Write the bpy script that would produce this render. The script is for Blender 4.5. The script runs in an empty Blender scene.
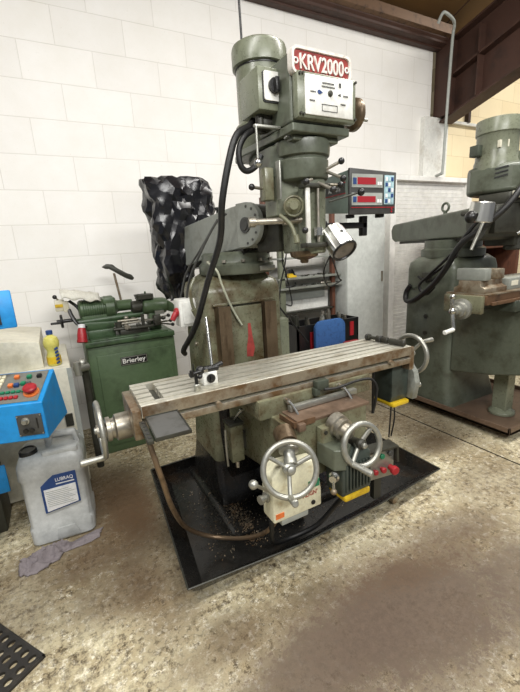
import bpy, bmesh, math, random
from mathutils import Vector, Matrix
random.seed(7)
PI = math.pi
SC = bpy.context.scene
COL = SC.collection
V = Vector

# ------------------------------------------------------------------ materials
def lin(c):
    return tuple(((x/255)/12.92 if x/255 <= .04045 else ((x/255+.055)/1.055)**2.4) for x in c) + (1,)

def new_mat(name):
    m = bpy.data.materials.new(name); m.use_nodes = True
    nt = m.node_tree; nt.nodes.clear()
    out = nt.nodes.new('ShaderNodeOutputMaterial'); b = nt.nodes.new('ShaderNodeBsdfPrincipled')
    nt.links.new(b.outputs[0], out.inputs[0])
    tc = nt.nodes.new('ShaderNodeTexCoord')
    return m, nt, b, tc

def noise(nt, tc, scale, detail=4, rough=.6, vec='Object', stretch=None):
    n = nt.nodes.new('ShaderNodeTexNoise'); n.inputs['Scale'].default_value = scale
    n.inputs['Detail'].default_value = detail; n.inputs['Roughness'].default_value = rough
    if stretch:
        mp = nt.nodes.new('ShaderNodeMapping'); mp.inputs['Scale'].default_value = stretch
        nt.links.new(tc.outputs[vec], mp.inputs[0]); nt.links.new(mp.outputs[0], n.inputs['Vector'])
    else: nt.links.new(tc.outputs[vec], n.inputs['Vector'])
    return n

def ramp(nt, src, p0, p1, c0=(0,0,0,1), c1=(1,1,1,1)):
    r = nt.nodes.new('ShaderNodeValToRGB'); r.color_ramp.elements[0].position = p0; r.color_ramp.elements[1].position = p1
    r.color_ramp.elements[0].color = c0; r.color_ramp.elements[1].color = c1
    nt.links.new(src, r.inputs[0]); return r

def mixc(nt, fac, a, b, blend='MIX'):
    m = nt.nodes.new('ShaderNodeMix'); m.data_type = 'RGBA'; m.blend_type = blend
    if isinstance(fac, (int, float)): m.inputs[0].default_value = fac
    else: nt.links.new(fac, m.inputs[0])
    for i, s in ((6, a), (7, b)):
        if isinstance(s, tuple): m.inputs[i].default_value = s
        else: nt.links.new(s, m.inputs[i])
    return m.outputs[2]

def paint(name, col, rough=.45, metal=0., col2=None, amt=(.5, .7), scale=8, fine=None, bump=.0, stretch=None, spec=.5):
    m, nt, b, tc = new_mat(name)
    n = noise(nt, tc, scale, 6, .65, stretch=stretch)
    base = lin(col)
    c2 = lin(col2) if col2 else tuple(x*.75 for x in base[:3])+(1,)
    r = ramp(nt, n.outputs[0], *amt)
    c = mixc(nt, r.outputs[0], base, c2)
    n2 = noise(nt, tc, scale*7, 3, .7)
    r2 = ramp(nt, n2.outputs[0], .35, .75, (.88,.88,.88,1), (1.08,1.08,1.08,1))
    c = mixc(nt, 1., c, r2.outputs[0], 'MULTIPLY')
    nt.links.new(c, b.inputs['Base Color'])
    b.inputs['Metallic'].default_value = metal
    b.inputs['Specular IOR Level'].default_value = spec
    rr = ramp(nt, n2.outputs[0], .2, .9, (max(rough-.1,.02),)*3+(1,), (min(rough+.15,1),)*3+(1,))
    nt.links.new(rr.outputs[0], b.inputs['Roughness'])
    if bump:
        bp = nt.nodes.new('ShaderNodeBump'); bp.inputs['Strength'].default_value = bump; bp.inputs['Distance'].default_value = .004
        nt.links.new(n2.outputs[0], bp.inputs['Height']); nt.links.new(bp.outputs[0], b.inputs['Normal'])
    return m

M = {}
M['green']   = paint('machine_green_paint', (90,95,82), .34, col2=(62,62,48), scale=8, amt=(.48,.75))
M['greenlt'] = paint('pale_machine_green_paint', (114,118,100), .30, col2=(84,84,68), scale=7, amt=(.5,.75))
M['greenold']= paint('oily_green_paint', (110,110,88), .30, col2=(78,64,42), scale=9, amt=(.46,.66))
M['greendk'] = paint('dark_green_paint', (64,70,60), .42, col2=(44,44,34), scale=8)
M['greyside']= paint('grey_cast_face', (134,137,130), .38, col2=(104,104,94), scale=6)
M['brierley']= paint('mid_green_paint', (76,95,66), .40, col2=(52,66,44), scale=5)
M['briplate']= paint('green_cast', (62,84,56), .36, col2=(34,42,28), scale=12)
M['steel']   = paint('worn_steel', (165,160,148), .40, .85, col2=(140,128,108), scale=10)
M['tabletop']= paint('ground_steel', (206,203,190), .40, .6, col2=(158,148,126), scale=9, stretch=(.6,3,1))
M['rustedge']= paint('oily_brown_steel', (150,140,122), .42, .55, col2=(110,84,56), scale=12, amt=(.42,.62))
M['rust']    = paint('rusty_brown', (106,80,58), .5, .3, col2=(60,44,32), scale=14)
M['waysteel']= paint('oily_way_steel', (106,90,70), .36, .5, col2=(74,58,42), scale=10, stretch=(3,3,.5))
M['chrome']  = paint('bright_chrome', (190,190,186), .3, 1., col2=(190,190,186), scale=20)
M['alu']     = paint('dull_aluminium', (168,168,160), .42, .8, col2=(150,148,138), scale=14)
M['black']   = paint('black_plastic', (22,22,22), .35, col2=(36,34,32), scale=14)
M['rubber']  = paint('black_rubber', (18,18,18), .5, col2=(34,32,30), scale=20)
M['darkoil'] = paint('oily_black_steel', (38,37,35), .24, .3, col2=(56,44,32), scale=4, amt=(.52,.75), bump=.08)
M['cast']    = paint('dark_cast', (58,58,50), .45, .2, col2=(38,34,28), scale=10)
M['white']   = paint('white_enamel', (226,226,220), .4, col2=(200,196,186), scale=6)
M['cream']   = paint('cream_enamel', (222,218,190), .42, col2=(168,148,100), scale=14, amt=(.55,.75))
M['yellow']  = paint('yellow_plastic', (214,180,36), .4, col2=(170,130,30), scale=20)
M['red']     = paint('red_plastic', (164,34,42), .4, col2=(128,28,32), scale=20)
M['redsign'] = paint('red_sign_paint', (158,62,56), .5, col2=(120,46,42), scale=20)
M['blue']    = paint('blue_enamel', (26,140,208), .4, col2=(20,120,186), scale=4)
M['bluechair']=paint('blue_fabric', (46,90,146), .8, col2=(34,72,120), scale=30)
M['darkgrey']= paint('dark_grey_panel', (66,66,64), .45, col2=(54,54,52), scale=20)
M['grey']    = paint('grey_enamel', (160,164,158), .45, col2=(140,144,138), scale=3)
M['locker']  = paint('pale_grey_cabinet', (196,199,194), .42, col2=(176,180,174), scale=3)
M['beige']   = paint('beige_cabinet', (216,212,194), .5, col2=(190,184,160), scale=4)
M['keygrey'] = paint('grey_key_plate', (112,112,104), .5, col2=(100,98,90), scale=20)
M['feedgrey']= paint('dark_grey_green_motor', (62,70,64), .42, col2=(44,48,42), scale=14)
M['jug']     = paint('translucent_grey_plastic', (190,192,190), .36, col2=(152,154,152), scale=5, amt=(.45,.7))
M['label']   = paint('white_label', (228,228,228), .5, col2=(205,208,214), scale=40)
M['navy']    = paint('navy_print', (36,66,120), .5)
M['green_btn']=paint('green_button', (30,120,84), .35)
M['orange']  = paint('orange_button', (224,120,60), .4)
M['cyan']    = paint('pale_cyan_key', (170,200,208), .45)
M['cream_key']=paint('cream_key', (226,220,190), .45)
M['cloth']   = paint('grey_mauve_cloth', (128,120,122), .9, col2=(98,90,94), scale=20, bump=.3)
M['whitecloth']=paint('white_canvas', (222,220,208), .9, col2=(196,192,176), scale=12, bump=.3)
M['wood']    = paint('dark_brown_wood', (96,58,40), .6, col2=(60,36,26), scale=6, stretch=(6,6,1))
M['oil']     = paint('yellow_oil_bottle', (206,198,104), .3, col2=(186,176,80), scale=6)
M['hose']    = paint('brown_metal_conduit', (126,106,84), .35, .6, col2=(92,76,58), scale=30)
M['greyhose']= paint('light_grey_tube', (170,172,152), .5)
M['mat']     = paint('black_rubber_mat', (40,37,33), .7, col2=(62,56,48), scale=18, bump=.3)
M['beamsteel']=paint('dark_brown_steel', (66,42,32), .6, col2=(42,28,22), scale=5)
M['lense']   = paint('grey_glass_lens', (110,104,98), .2, col2=(80,76,72), scale=25)
M['brownplate']=paint('brown_oily_plate', (112,92,76), .4, .2, col2=(74,60,48), scale=5)
M['drogrey'] = paint('grey_green_instrument_case', (146,162,154), .45, col2=(128,142,136), scale=6)
M['shutterwhite'] = paint('white_shutter_enamel', (240,239,234), .45, col2=(232,230,223), scale=2)
M['signwhite'] = paint('grubby_white_paint', (214,208,200), .5, col2=(176,166,154), scale=30)
M['traygrey']= paint('dull_grey_tray', (88,88,86), .5, .2, col2=(70,70,66), scale=20)
def glow(name, col, s):
    m, nt, b, tc = new_mat(name)
    b.inputs['Base Color'].default_value = lin((60,10,14)); b.inputs['Emission Color'].default_value = lin(col); b.inputs['Emission Strength'].default_value = s
    return m
M['redled'] = glow('red_led_display', (230,30,50), .55)

def plain(name, col, rough, metal):
    m, nt, b, tc = new_mat(name); b.inputs['Base Color'].default_value = lin(col); b.inputs['Roughness'].default_value = rough; b.inputs['Metallic'].default_value = metal; return m
M['chrome'] = plain('bright_chrome_plate', (188,188,184), .27, 1.)
M['polish'] = plain('polished_aluminium', (215,215,210), .3, 1.)
def bag_mat():
    m, nt, b, tc = new_mat('black_polythene')
    b.inputs['Base Color'].default_value = lin((20,20,24)); b.inputs['Roughness'].default_value = .26
    b.inputs['Specular IOR Level'].default_value = .6
    n = nt.nodes.new('ShaderNodeTexVoronoi'); n.feature='F1'; n.inputs['Scale'].default_value = 16; nt.links.new(tc.outputs['Object'], n.inputs['Vector']); bp = nt.nodes.new('ShaderNodeBump'); bp.inputs['Strength'].default_value = .25; bp.inputs['Distance'].default_value = .02
    nt.links.new(n.outputs[0], bp.inputs['Height']); nt.links.new(bp.outputs[0], b.inputs['Normal'])
    return m
M['bag'] = bag_mat()

def block_mat(name, c1, c2, cm, ox=0, oz=0):
    m, nt, b, tc = new_mat(name)
    sep = nt.nodes.new('ShaderNodeSeparateXYZ'); nt.links.new(tc.outputs['Object'], sep.inputs[0])
    cmb = nt.nodes.new('ShaderNodeCombineXYZ'); nt.links.new(sep.outputs[0], cmb.inputs[0]); nt.links.new(sep.outputs[2], cmb.inputs[1])
    br = nt.nodes.new('ShaderNodeTexBrick'); br.offset = .5; br.inputs['Scale'].default_value = 1
    br.inputs['Brick Width'].default_value = .45; br.inputs['Row Height'].default_value = .225
    br.inputs['Mortar Size'].default_value = .0028; br.inputs['Mortar Smooth'].default_value = .5; br.inputs['Bias'].default_value = 0
    nt.links.new(cmb.outputs[0], br.inputs['Vector'])
    br.inputs['Color1'].default_value = lin(c1); br.inputs['Color2'].default_value = lin(c2); br.inputs['Mortar'].default_value = lin(cm)
    n = noise(nt, tc, 3, 6, .7); r = ramp(nt, n.outputs[0], .35, .75, (1,1,1,1), (.93,.92,.89,1))
    c = mixc(nt, 1., br.outputs['Color'], r.outputs[0], 'MULTIPLY')
    n2 = noise(nt, tc, 60, 4, .7); r2 = ramp(nt, n2.outputs[0], .62, .72, (1,1,1,1), (.88,.87,.84,1))
    c = mixc(nt, 1., c, r2.outputs[0], 'MULTIPLY')
    nt.links.new(c, b.inputs['Base Color']); b.inputs['Roughness'].default_value = .55
    add = nt.nodes.new('ShaderNodeMath'); add.operation = 'MULTIPLY_ADD'
    nt.links.new(n2.outputs[0], add.inputs[0]); add.inputs[1].default_value = .25
    inv = nt.nodes.new('ShaderNodeMath'); inv.operation = 'SUBTRACT'; inv.inputs[0].default_value = 1; nt.links.new(br.outputs['Fac'], inv.inputs[1])
    nt.links.new(inv.outputs[0], add.inputs[2])
    bp = nt.nodes.new('ShaderNodeBump'); bp.inputs['Strength'].default_value = .35; bp.inputs['Distance'].default_value = .004
    nt.links.new(add.outputs[0], bp.inputs['Height']); nt.links.new(bp.outputs[0], b.inputs['Normal'])
    return m
M['block'] = block_mat('painted_blockwork', (237,235,231), (232,230,226), (216,213,207))
M['creamblock'] = block_mat('cream_blockwork', (240,224,188), (234,216,178), (206,188,148))

def floor_mat():
    m, nt, b, tc = new_mat('stained_concrete')
    light = lin((206,197,166)); mid = lin((146,130,98)); dark = lin((70,56,38)); pale = lin((246,241,222))
    n1 = noise(nt, tc, 2.2, 9, .72); r1 = ramp(nt, n1.outputs[0], .42, .60)
    n2 = noise(nt, tc, 8, 9, .8); r2 = ramp(nt, n2.outputs[0], .46, .60)
    n3 = noise(nt, tc, 38, 7, .85); r3 = ramp(nt, n3.outputs[0], .49, .57)
    n4 = noise(nt, tc, 30, 8, .9, stretch=(1,1,1.3)); r4 = ramp(nt, n4.outputs[0], .53, .58)
    def mul(src, v):
        k = nt.nodes.new('ShaderNodeMath'); k.operation = 'MULTIPLY'; nt.links.new(src, k.inputs[0])
        if isinstance(v, (int, float)): k.inputs[1].default_value = v
        else: nt.links.new(v, k.inputs[1])
        return k.outputs[0]
    c = mixc(nt, mul(r1.outputs[0], .75), light, mid)
    c = mixc(nt, mul(r2.outputs[0], .62), c, mid)
    c = mixc(nt, mul(r4.outputs[0], .75), c, pale)
    c = mixc(nt, mul(mul(r3.outputs[0], r2.outputs[0]), .9), c, dark)
    c = mixc(nt, mul(r3.outputs[0], .42), c, dark)
    # oil stains: soft edged ellipses broken up by noise (real stains on the concrete)
    def stain(c, x, y, rx, ry, col, strength, rot=0.):
        mp = nt.nodes.new('ShaderNodeMapping'); mp.vector_type = 'TEXTURE'
        mp.inputs['Location'].default_value = (x, y, 0); mp.inputs['Rotation'].default_value = (0,0,rot); mp.inputs['Scale'].default_value = (rx, ry, 1)
        nt.links.new(tc.outputs['Object'], mp.inputs[0])
        ln = nt.nodes.new('ShaderNodeVectorMath'); ln.operation = 'LENGTH'; nt.links.new(mp.outputs[0], ln.inputs[0])
        a = nt.nodes.new('ShaderNodeMath'); a.operation = 'MULTIPLY_ADD'; nt.links.new(n2.outputs[0], a.inputs[0]); a.inputs[1].default_value = 1.5
        nt.links.new(ln.outputs['Value'], a.inputs[2])
        a3 = nt.nodes.new('ShaderNodeMath'); a3.operation = 'MULTIPLY_ADD'; nt.links.new(n3.outputs[0], a3.inputs[0]); a3.inputs[1].default_value = 2.2
        nt.links.new(a.outputs[0], a3.inputs[2])
        r = ramp(nt, a3.outputs[0], 0, 1, (strength,)*3+(1,), (0,0,0,1))
        mr = nt.nodes.new('ShaderNodeMapRange'); mr.inputs['From Min'].default_value = 2.35; mr.inputs['From Max'].default_value = 3.0
        mr.inputs['To Min'].default_value = strength; mr.inputs['To Max'].default_value = 0; nt.links.new(a3.outputs[0], mr.inputs[0])
        return mixc(nt, mr.outputs[0], c, col)
    for s in STAINS: c = stain(c, *s)
    rf = ramp(nt, n3.outputs[0], .38, .62, (1.14,1.13,1.12,1), (.80,.79,.78,1)); c = mixc(nt, 1., c, rf.outputs[0], 'MULTIPLY')
    nt.links.new(c, b.inputs['Base Color'])
    rr = ramp(nt, n2.outputs[0], .3, .7, (.5,.5,.5,1), (.8,.8,.8,1)); nt.links.new(rr.outputs[0], b.inputs['Roughness'])
    b.inputs['Specular IOR Level'].default_value = .35
    bp = nt.nodes.new('ShaderNodeBump'); bp.inputs['Strength'].default_value = .4; bp.inputs['Distance'].default_value = .004
    nt.links.new(n3.outputs[0], bp.inputs['Height']); nt.links.new(bp.outputs[0], b.inputs['Normal'])
    return m
DK = lin((90,74,56)); MUD = lin((90,76,64)); BR = lin((84,64,44))
STAINS = [(.98,.74,.55,.33,MUD,.95,0), (.62,.78,.50,.20,MUD,.9,.1), (1.5,.55,.4,.35,MUD,.75,0), (.1,2.15,.3,.45,BR,.8,.3), (.05,1.75,.32,.22,BR,.6,0),
          (1.5,.95,.3,.10,MUD,.6,-.2), (.2,1.5,.18,.5,BR,.6,0), (1.95,1.05,.35,.2,DK,.5,0), (.5,.98,.5,.08,DK,.4,.05), (2.2,1.9,.35,.6,DK,.6,0), (2.0,2.6,.9,.4,DK,.6,0), (-.35,1.6,.25,.3,DK,.5,0),(.03,1.42,.20,.16,BR,.6,0),(.36,1.02,.12,.10,BR,.5,0),(.17,1.95,.16,.30,BR,.75,.1),(-.05,1.65,.16,.14,BR,.55,0),(1.25,.88,.45,.10,BR,.5,-.1),(2.05,1.5,.20,.12,BR,.6,0)]
M['floor'] = floor_mat()

def ceil_mat():
    m, nt, b, tc = new_mat('brown_roof_boards')
    n = noise(nt, tc, 1.2, 5, .6); c = mixc(nt, n.outputs[0], lin((120,88,44)), lin((84,60,32)))
    nt.links.new(c, b.inputs['Base Color']); b.inputs['Roughness'].default_value = .7
    return m
M['ceil'] = ceil_mat()

# ------------------------------------------------------------------ mesh builder
class MB:
    def __init__(s): s.bm = bmesh.new(); s.M = Matrix(); s.mi = 0; s.w0 = 0
    def at(s, M_): s.M = M_; return s
    def _fin(s, vs, fs=None):
        for v in vs: v.co = s.M @ v.co
        if s.mi and fs:
            for f in fs: f.material_index = s.mi
    def poly(s, pts, faces):
        vs = [s.bm.verts.new(p) for p in pts]; fs = []
        for f in faces:
            try: fs.append(s.bm.faces.new([vs[i] for i in f]))
            except ValueError: pass
        s._fin(vs, fs); return s
    def box(s, x0,x1,y0,y1,z0,z1, bev=0):
        b2 = bmesh.new()
        vs = [b2.verts.new(p) for p in ((x0,y0,z0),(x1,y0,z0),(x1,y1,z0),(x0,y1,z0),(x0,y0,z1),(x1,y0,z1),(x1,y1,z1),(x0,y1,z1))]
        for f in ((3,2,1,0),(4,5,6,7),(0,1,5,4),(1,2,6,5),(2,3,7,6),(3,0,4,7)): b2.faces.new([vs[i] for i in f])
        if bev: bmesh.ops.bevel(b2, geom=b2.edges[:], offset=bev, segments=2, affect='EDGES', profile=.5)
        return s._merge(b2)
    def _merge(s, b2):
        mp = {}; vs = []; fs = []
        for v in b2.verts: n = s.bm.verts.new(v.co); mp[v] = n; vs.append(n)
        for f in b2.faces:
            try: fs.append(s.bm.faces.new([mp[v] for v in f.verts]))
            except ValueError: pass
        b2.free(); s._fin(vs, fs); return s
    def prism(s, pts, axis, lo, hi, bev=0):
        """pts: 2-D outline; axis: extrusion axis ('x': (y,z) 'y': (x,z) 'z': (x,y))"""
        def P3(p, t): return {'x':(t,p[0],p[1]), 'y':(p[0],t,p[1]), 'z':(p[0],p[1],t)}[axis]
        b2 = bmesh.new(); n = len(pts)
        a = [b2.verts.new(P3(p,lo)) for p in pts]; b = [b2.verts.new(P3(p,hi)) for p in pts]
        b2.faces.new(a[::-1]); b2.faces.new(b)
        for i in range(n): b2.faces.new((a[i],a[(i+1)%n],b[(i+1)%n],b[i]))
        bmesh.ops.recalc_face_normals(b2, faces=b2.faces[:])
        if bev: bmesh.ops.bevel(b2, geom=b2.edges[:], offset=bev, segments=2, affect='EDGES', profile=.5)
        return s._merge(b2)
    def lathe(s, c, ax, prof, seg=28):
        """prof: [(radius, distance along ax)]"""
        c = V(c); ax = V(ax).normalized(); u = ax.orthogonal().normalized(); w = ax.cross(u)
        b2 = bmesh.new(); rings = []
        for r, t in prof:
            if r < 1e-6: rings.append([b2.verts.new(c+ax*t)])
            else: rings.append([b2.verts.new(c+ax*t+(u*math.cos(2*PI*i/seg)+w*math.sin(2*PI*i/seg))*r) for i in range(seg)])
        for A, B in zip(rings, rings[1:]):
            for i in range(seg):
                j = (i+1)%seg
                if len(A) == 1 and len(B) == 1: continue
                if len(A) == 1: b2.faces.new((A[0],B[i],B[j]))
                elif len(B) == 1: b2.faces.new((A[j],A[i],B[0]))
                else: b2.faces.new((A[i],B[i],B[j],A[j]))
        for R_, in ((rings[0],),(rings[-1],)):
            if len(R_) > 1:
                b2.faces.new(R_)
        bmesh.ops.recalc_face_normals(b2, faces=b2.faces[:])
        return s._merge(b2)
    def cyl(s, p0, p1, r0, r1=None, seg=24, ch=0):
        p0, p1 = V(p0), V(p1); r1 = r0 if r1 is None else r1; L = (p1-p0).length
        if ch: return s.lathe(p0, p1-p0, [(r0-ch,0),(r0,ch),(r1,L-ch),(r1-ch,L)], seg)
        return s.lathe(p0, p1-p0, [(r0,0),(r1,L)], seg)
    def sph(s, c, r, seg=16, sz=1.):
        return s.lathe((c[0],c[1],c[2]), (0,0,1), [(max(0,r*math.sin(PI*k/seg)) if 0<k<seg else 0, -r*sz*math.cos(PI*k/seg)) for k in range(seg+1)], seg*2)
    def torus(s, c, ax, R, r, seg=40, rs=12, flat=1.):
        c = V(c); ax = V(ax).normalized(); u = ax.orthogonal().normalized(); w = ax.cross(u); b2 = bmesh.new(); g = []
        for i in range(seg):
            a = 2*PI*i/seg; d = u*math.cos(a)+w*math.sin(a)
            g.append([b2.verts.new(c+d*(R+r*math.cos(2*PI*k/rs))+ax*r*flat*math.sin(2*PI*k/rs)) for k in range(rs)])
        for i in range(seg):
            for k in range(rs):
                b2.faces.new((g[i][k],g[(i+1)%seg][k],g[(i+1)%seg][(k+1)%rs],g[i][(k+1)%rs]))
        bmesh.ops.recalc_face_normals(b2, faces=b2.faces[:])
        return s._merge(b2)
    def tube(s, pts, r, n=8, seg=10, r1=None):
        P = [V(p) for p in pts]
        if len(P) > 2 and n > 1:
            Q = [P[0]*2-P[1]] + P + [P[-1]*2-P[-2]]; S = []
            for i in range(1, len(Q)-2):
                p0,p1,p2,p3 = Q[i-1:i+3]
                for k in range(n):
                    t = k/n; S.append(.5*((2*p1)+(p2-p0)*t+(2*p0-5*p1+4*p2-p3)*t*t+(3*p1-p0-3*p2+p3)*t**3))
            S.append(P[-1]); P = S
        b2 = bmesh.new(); rings = []; u = None
        for i, p in enumerate(P):
            d = (P[min(i+1,len(P)-1)]-P[max(i-1,0)]).normalized()
            if u is None: u = d.orthogonal().normalized()
            else: u = (u-d*u.dot(d)).normalized()
            w = d.cross(u); rr = r if r1 is None else r+(r1-r)*i/(len(P)-1)
            rings.append([b2.verts.new(p+(u*math.cos(2*PI*k/seg)+w*math.sin(2*PI*k/seg))*rr) for k in range(seg)])
        for A, B in zip(rings, rings[1:]):
            for k in range(seg): b2.faces.new((A[k],A[(k+1)%seg],B[(k+1)%seg],B[k]))
        b2.faces.new(rings[0][::-1]); b2.faces.new(rings[-1])
        bmesh.ops.recalc_face_normals(b2, faces=b2.faces[:])
        return s._merge(b2)
    def loft(s, secs, rad=.03, seg=5):
        """rounded rectangles (z,x0,x1,y0,y1) stacked"""
        b2 = bmesh.new(); rings = []
        for z,x0,x1,y0,y1 in secs:
            ring = []
            for cx,cy,a0 in ((x1-rad,y1-rad,0),(x0+rad,y1-rad,PI/2),(x0+rad,y0+rad,PI),(x1-rad,y0+rad,1.5*PI)):
                for k in range(seg+1):
                    a = a0+PI/2*k/seg; ring.append(b2.verts.new((cx+rad*math.cos(a),cy+rad*math.sin(a),z)))
            rings.append(ring)
        n = len(rings[0])
        for A, B in zip(rings, rings[1:]):
            for i in range(n): b2.faces.new((A[i],A[(i+1)%n],B[(i+1)%n],B[i]))
        b2.faces.new(rings[0][::-1]); b2.faces.new(rings[-1])
        return s._merge(b2)
    def build(s, name, mat, parent=None, org=None, bev=0, ang=35, mats=None):
        bmesh.ops.recalc_face_normals(s.bm, faces=s.bm.faces[:]) if False else None
        o_ = V(WL[parent.name]) if parent is not None else V(org or (0,0,0))
        for v in s.bm.verts: v.co -= o_
        for f in s.bm.faces: f.smooth = True
        me = bpy.data.meshes.new(name); s.bm.to_mesh(me); s.bm.free()
        me.materials.append(M[mat])
        for m_ in (mats or []): me.materials.append(M[m_])
        me.set_sharp_from_angle(angle=math.radians(ang))
        o = bpy.data.objects.new(name, me); COL.objects.link(o)
        if parent is not None: o.parent = parent
        else: o.location = o_
        WL[o.name] = tuple(o_)
        if bev:
            md = o.modifiers.new('bevel', 'BEVEL'); md.width = bev; md.segments = 2; md.limit_method = 'ANGLE'; md.angle_limit = math.radians(40)
            md.harden_normals = True
        return o
WL = {}

def thing(name, loc, label, cat, group=None):
    o = bpy.data.objects.new(name, None); COL.objects.link(o); o.location = loc; o.empty_display_size = .1
    WL[o.name] = tuple(loc); o['label'] = label; o['category'] = cat
    if group: o['group'] = group
    return o
def tag(o, label, cat, group=None, kind=None):
    o['label'] = label; o['category'] = cat
    if group: o['group'] = group
    if kind: o['kind'] = kind
    return o
def struct(o): o['kind'] = 'structure'; return o
def lab(o, t): o['label'] = t; return o

def text(name, s, size, mat, parent, origin, xdir, updir, depth=.0012, width=None, org=None, sub=None):
    """raised lettering: origin = lower left of the text (world)"""
    cu = bpy.data.curves.new('t', 'FONT'); cu.body = s; cu.size = size; cu.extrude = depth; cu.offset = size*.012
    to = bpy.data.objects.new('t', cu); COL.objects.link(to)
    dg = bpy.context.evaluated_depsgraph_get(); me = bpy.data.meshes.new_from_object(to.evaluated_get(dg))
    bpy.data.objects.remove(to); bpy.data.curves.remove(cu)
    xs = [v.co.x for v in me.vertices]; x0, x1 = min(xs), max(xs); k = width/(x1-x0) if width else 1
    X_ = V(xdir).normalized(); U = V(updir).normalized(); N = X_.cross(U); U = N.cross(X_)
    base = V(origin)-V(WL[parent.name])
    for v in me.vertices:
        c = v.co.copy(); v.co = base+X_*((c.x-x0)*k)+U*c.y+N*c.z
    me.materials.clear(); me.materials.append(M[mat]); me.name = name
    o = bpy.data.objects.new(name, me); COL.objects.link(o); o.parent = parent; WL[o.name] = WL[parent.name]
    return o

def frame(o, x, y=None, z=None):
    """matrix with origin o, local x axis x, local z axis z"""
    x = V(x).normalized(); z = V(z or (0,0,1)).normalized(); y = z.cross(x).normalized(); z = x.cross(y)
    m = Matrix((x,y,z)).transposed().to_4x4(); m.translation = V(o); return m

def handwheel(name, parent, c, ax, R, r, hub, spokes, mat, grip_dir, grip_ang, gl=.07, gm='alu'):
    """dished three spoke wheel; ax points to the operator"""
    c = V(c); ax = V(ax).normalized(); u = ax.orthogonal().normalized(); w = ax.cross(u)
    mb = MB(); mb.torus(c, ax, R, r)
    mb.lathe(c-ax*.03, ax, [(hub*.9,0),(hub,.006),(hub*.9,.03),(hub*.55,.036),(hub*.5,.05),(hub*.3,.052)])
    for k in range(spokes):
        a = 2*PI*k/spokes+grip_ang; d = u*math.cos(a)+w*math.sin(a)
        mb.tube([c+d*hub*.6-ax*.014, c+d*(R*.55)-ax*.008, c+d*(R-r*.5)], r*.75, 4, 8)
    wh = mb.build(name, mat, parent)
    d = u*math.cos(grip_ang)+w*math.sin(grip_ang); p = c+d*R
    MB().lathe(p, grip_dir, [(.006,-.004),(.011,.0),(.012,.01),(.0105,.03),(.0125,gl*.75),(.0125,gl-.004),(.009,gl)]).build('handle_grip', gm, wh)
    return wh

def ang_for(ax, want):
    """angle such that the spoke/grip points along the wanted world direction"""
    ax = V(ax).normalized(); u = ax.orthogonal().normalized(); w = ax.cross(u); v = V(want)
    return math.atan2(v.dot(w), v.dot(u))

def ballrod(name, parent, p0, p1, r, br, rm='steel', bmat='black'):
    if parent.name == 'tool_grinder': p0, p1 = GM@V(p0), GM@V(p1)
    o = MB().cyl(p0, p1, r).build(name, rm, parent)
    MB().sph(p1, br).build('ball_knob', bmat, o); return o

# ================================================================== THE ROOM
WY = 3.167
o = struct(MB().box(-2.5,7.0,-1.5,WY+.4,-.12,0).build('floor','floor'))
o = struct(MB().box(-2.55,3.88,0,.2,.005,3.6).at(Matrix()).build('wall_back','block')); 
o.location = (.049, WY, -.005)
o = struct(MB().box(0,3.0,0,.2,.005,4.3).build('wall_right_bay','creamblock')); o.location = (4.10, WY, 0)
struct(MB().box(3.78,4.16,WY-.06,WY+.005,0,2.6).build('trim_1','white'))             # boxed-in stanchion
struct(MB().box(4.16,6.9,WY-.035,WY+.005,2.58,2.61).build('trim_2','white'))         # ledge on the cream wall
# steel stanchion above the boxing
mb = MB(); mb.box(3.975,3.99,WY-.2,WY,2.6,3.35); mb.box(4.2,4.215,WY-.2,WY,2.6,3.35); mb.box(3.99,4.2,WY-.12,WY-.1,2.6,3.35)
struct(mb.build('trim_3','beamsteel'))
# rafter: I-section with a haunch, rising away from the wall
pts = [(3.1,2.55),(3.02,2.58),(2.36,2.76),(.2,3.40),(.2,4.02),(2.5,3.46),(3.1,3.28)]
mb = MB(); mb.prism(pts,'x',4.09,4.105)
def flange(p,q,h=.02):
    return [(p[0],p[1]),(q[0],q[1]),(q[0],q[1]+h),(p[0],p[1]+h)]
for p,q in (((3.1,2.55),(2.36,2.76)),((2.36,2.76),(.2,3.40)),((.2,4.0),(3.1,3.27)),((.2,3.74),(3.1,2.93))): mb.prism(flange(p,q),'x',4.0,4.2)
for y in (3.0,2.7): mb.box(4.0,4.2,y,y+.012,2.58+(3.02-y)*.3,3.3)
struct(mb.build('trim_4','beamsteel'))
# eaves beam with ledges and pipe runs along the head of the wall
mb = MB(); mb.prism([(3.167,3.235),(3.10,3.235),(3.10,3.25),(3.04,3.26),(3.04,3.28),(3.02,3.30),(3.02,3.36),(3.167,3.60)],'x',-2.4,4.0)
struct(mb.build('trim_5','beamsteel',bev=.004))
mb = MB(); mb.prism([(3.04,3.30),(2.98,3.32),(2.98,3.40),(3.04,3.44)],'x',-2.4,4.0); struct(mb.build('trim_6','rust'))
# boarded roof underside, rising towards the room
mb = MB(); mb.prism([(3.3,3.40),(-1.4,5.0),(-1.4,5.08),(3.3,3.48)],'x',-2.4,7.0); struct(mb.build('ceiling','ceil'))
mb = MB(); mb.prism([(3.2,3.425),(-1.4,4.99),(-1.4,4.98),(3.2,3.415)],'x',3.995,4.0)
struct(mb.build('trim_7','beamsteel'))
# dark post and top rail by the cream wall
mb = MB(); mb.box(4.52,4.56,WY-.05,WY,2.61,3.4); mb.box(4.26,4.29,WY-.05,WY,2.61,3.4); struct(mb.build('trim_8','beamsteel'))

struct(MB().box(2.236,2.246,-1.4,2.2,.0,.0012).build('trim_9','darkoil'))                # slab joint
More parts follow.
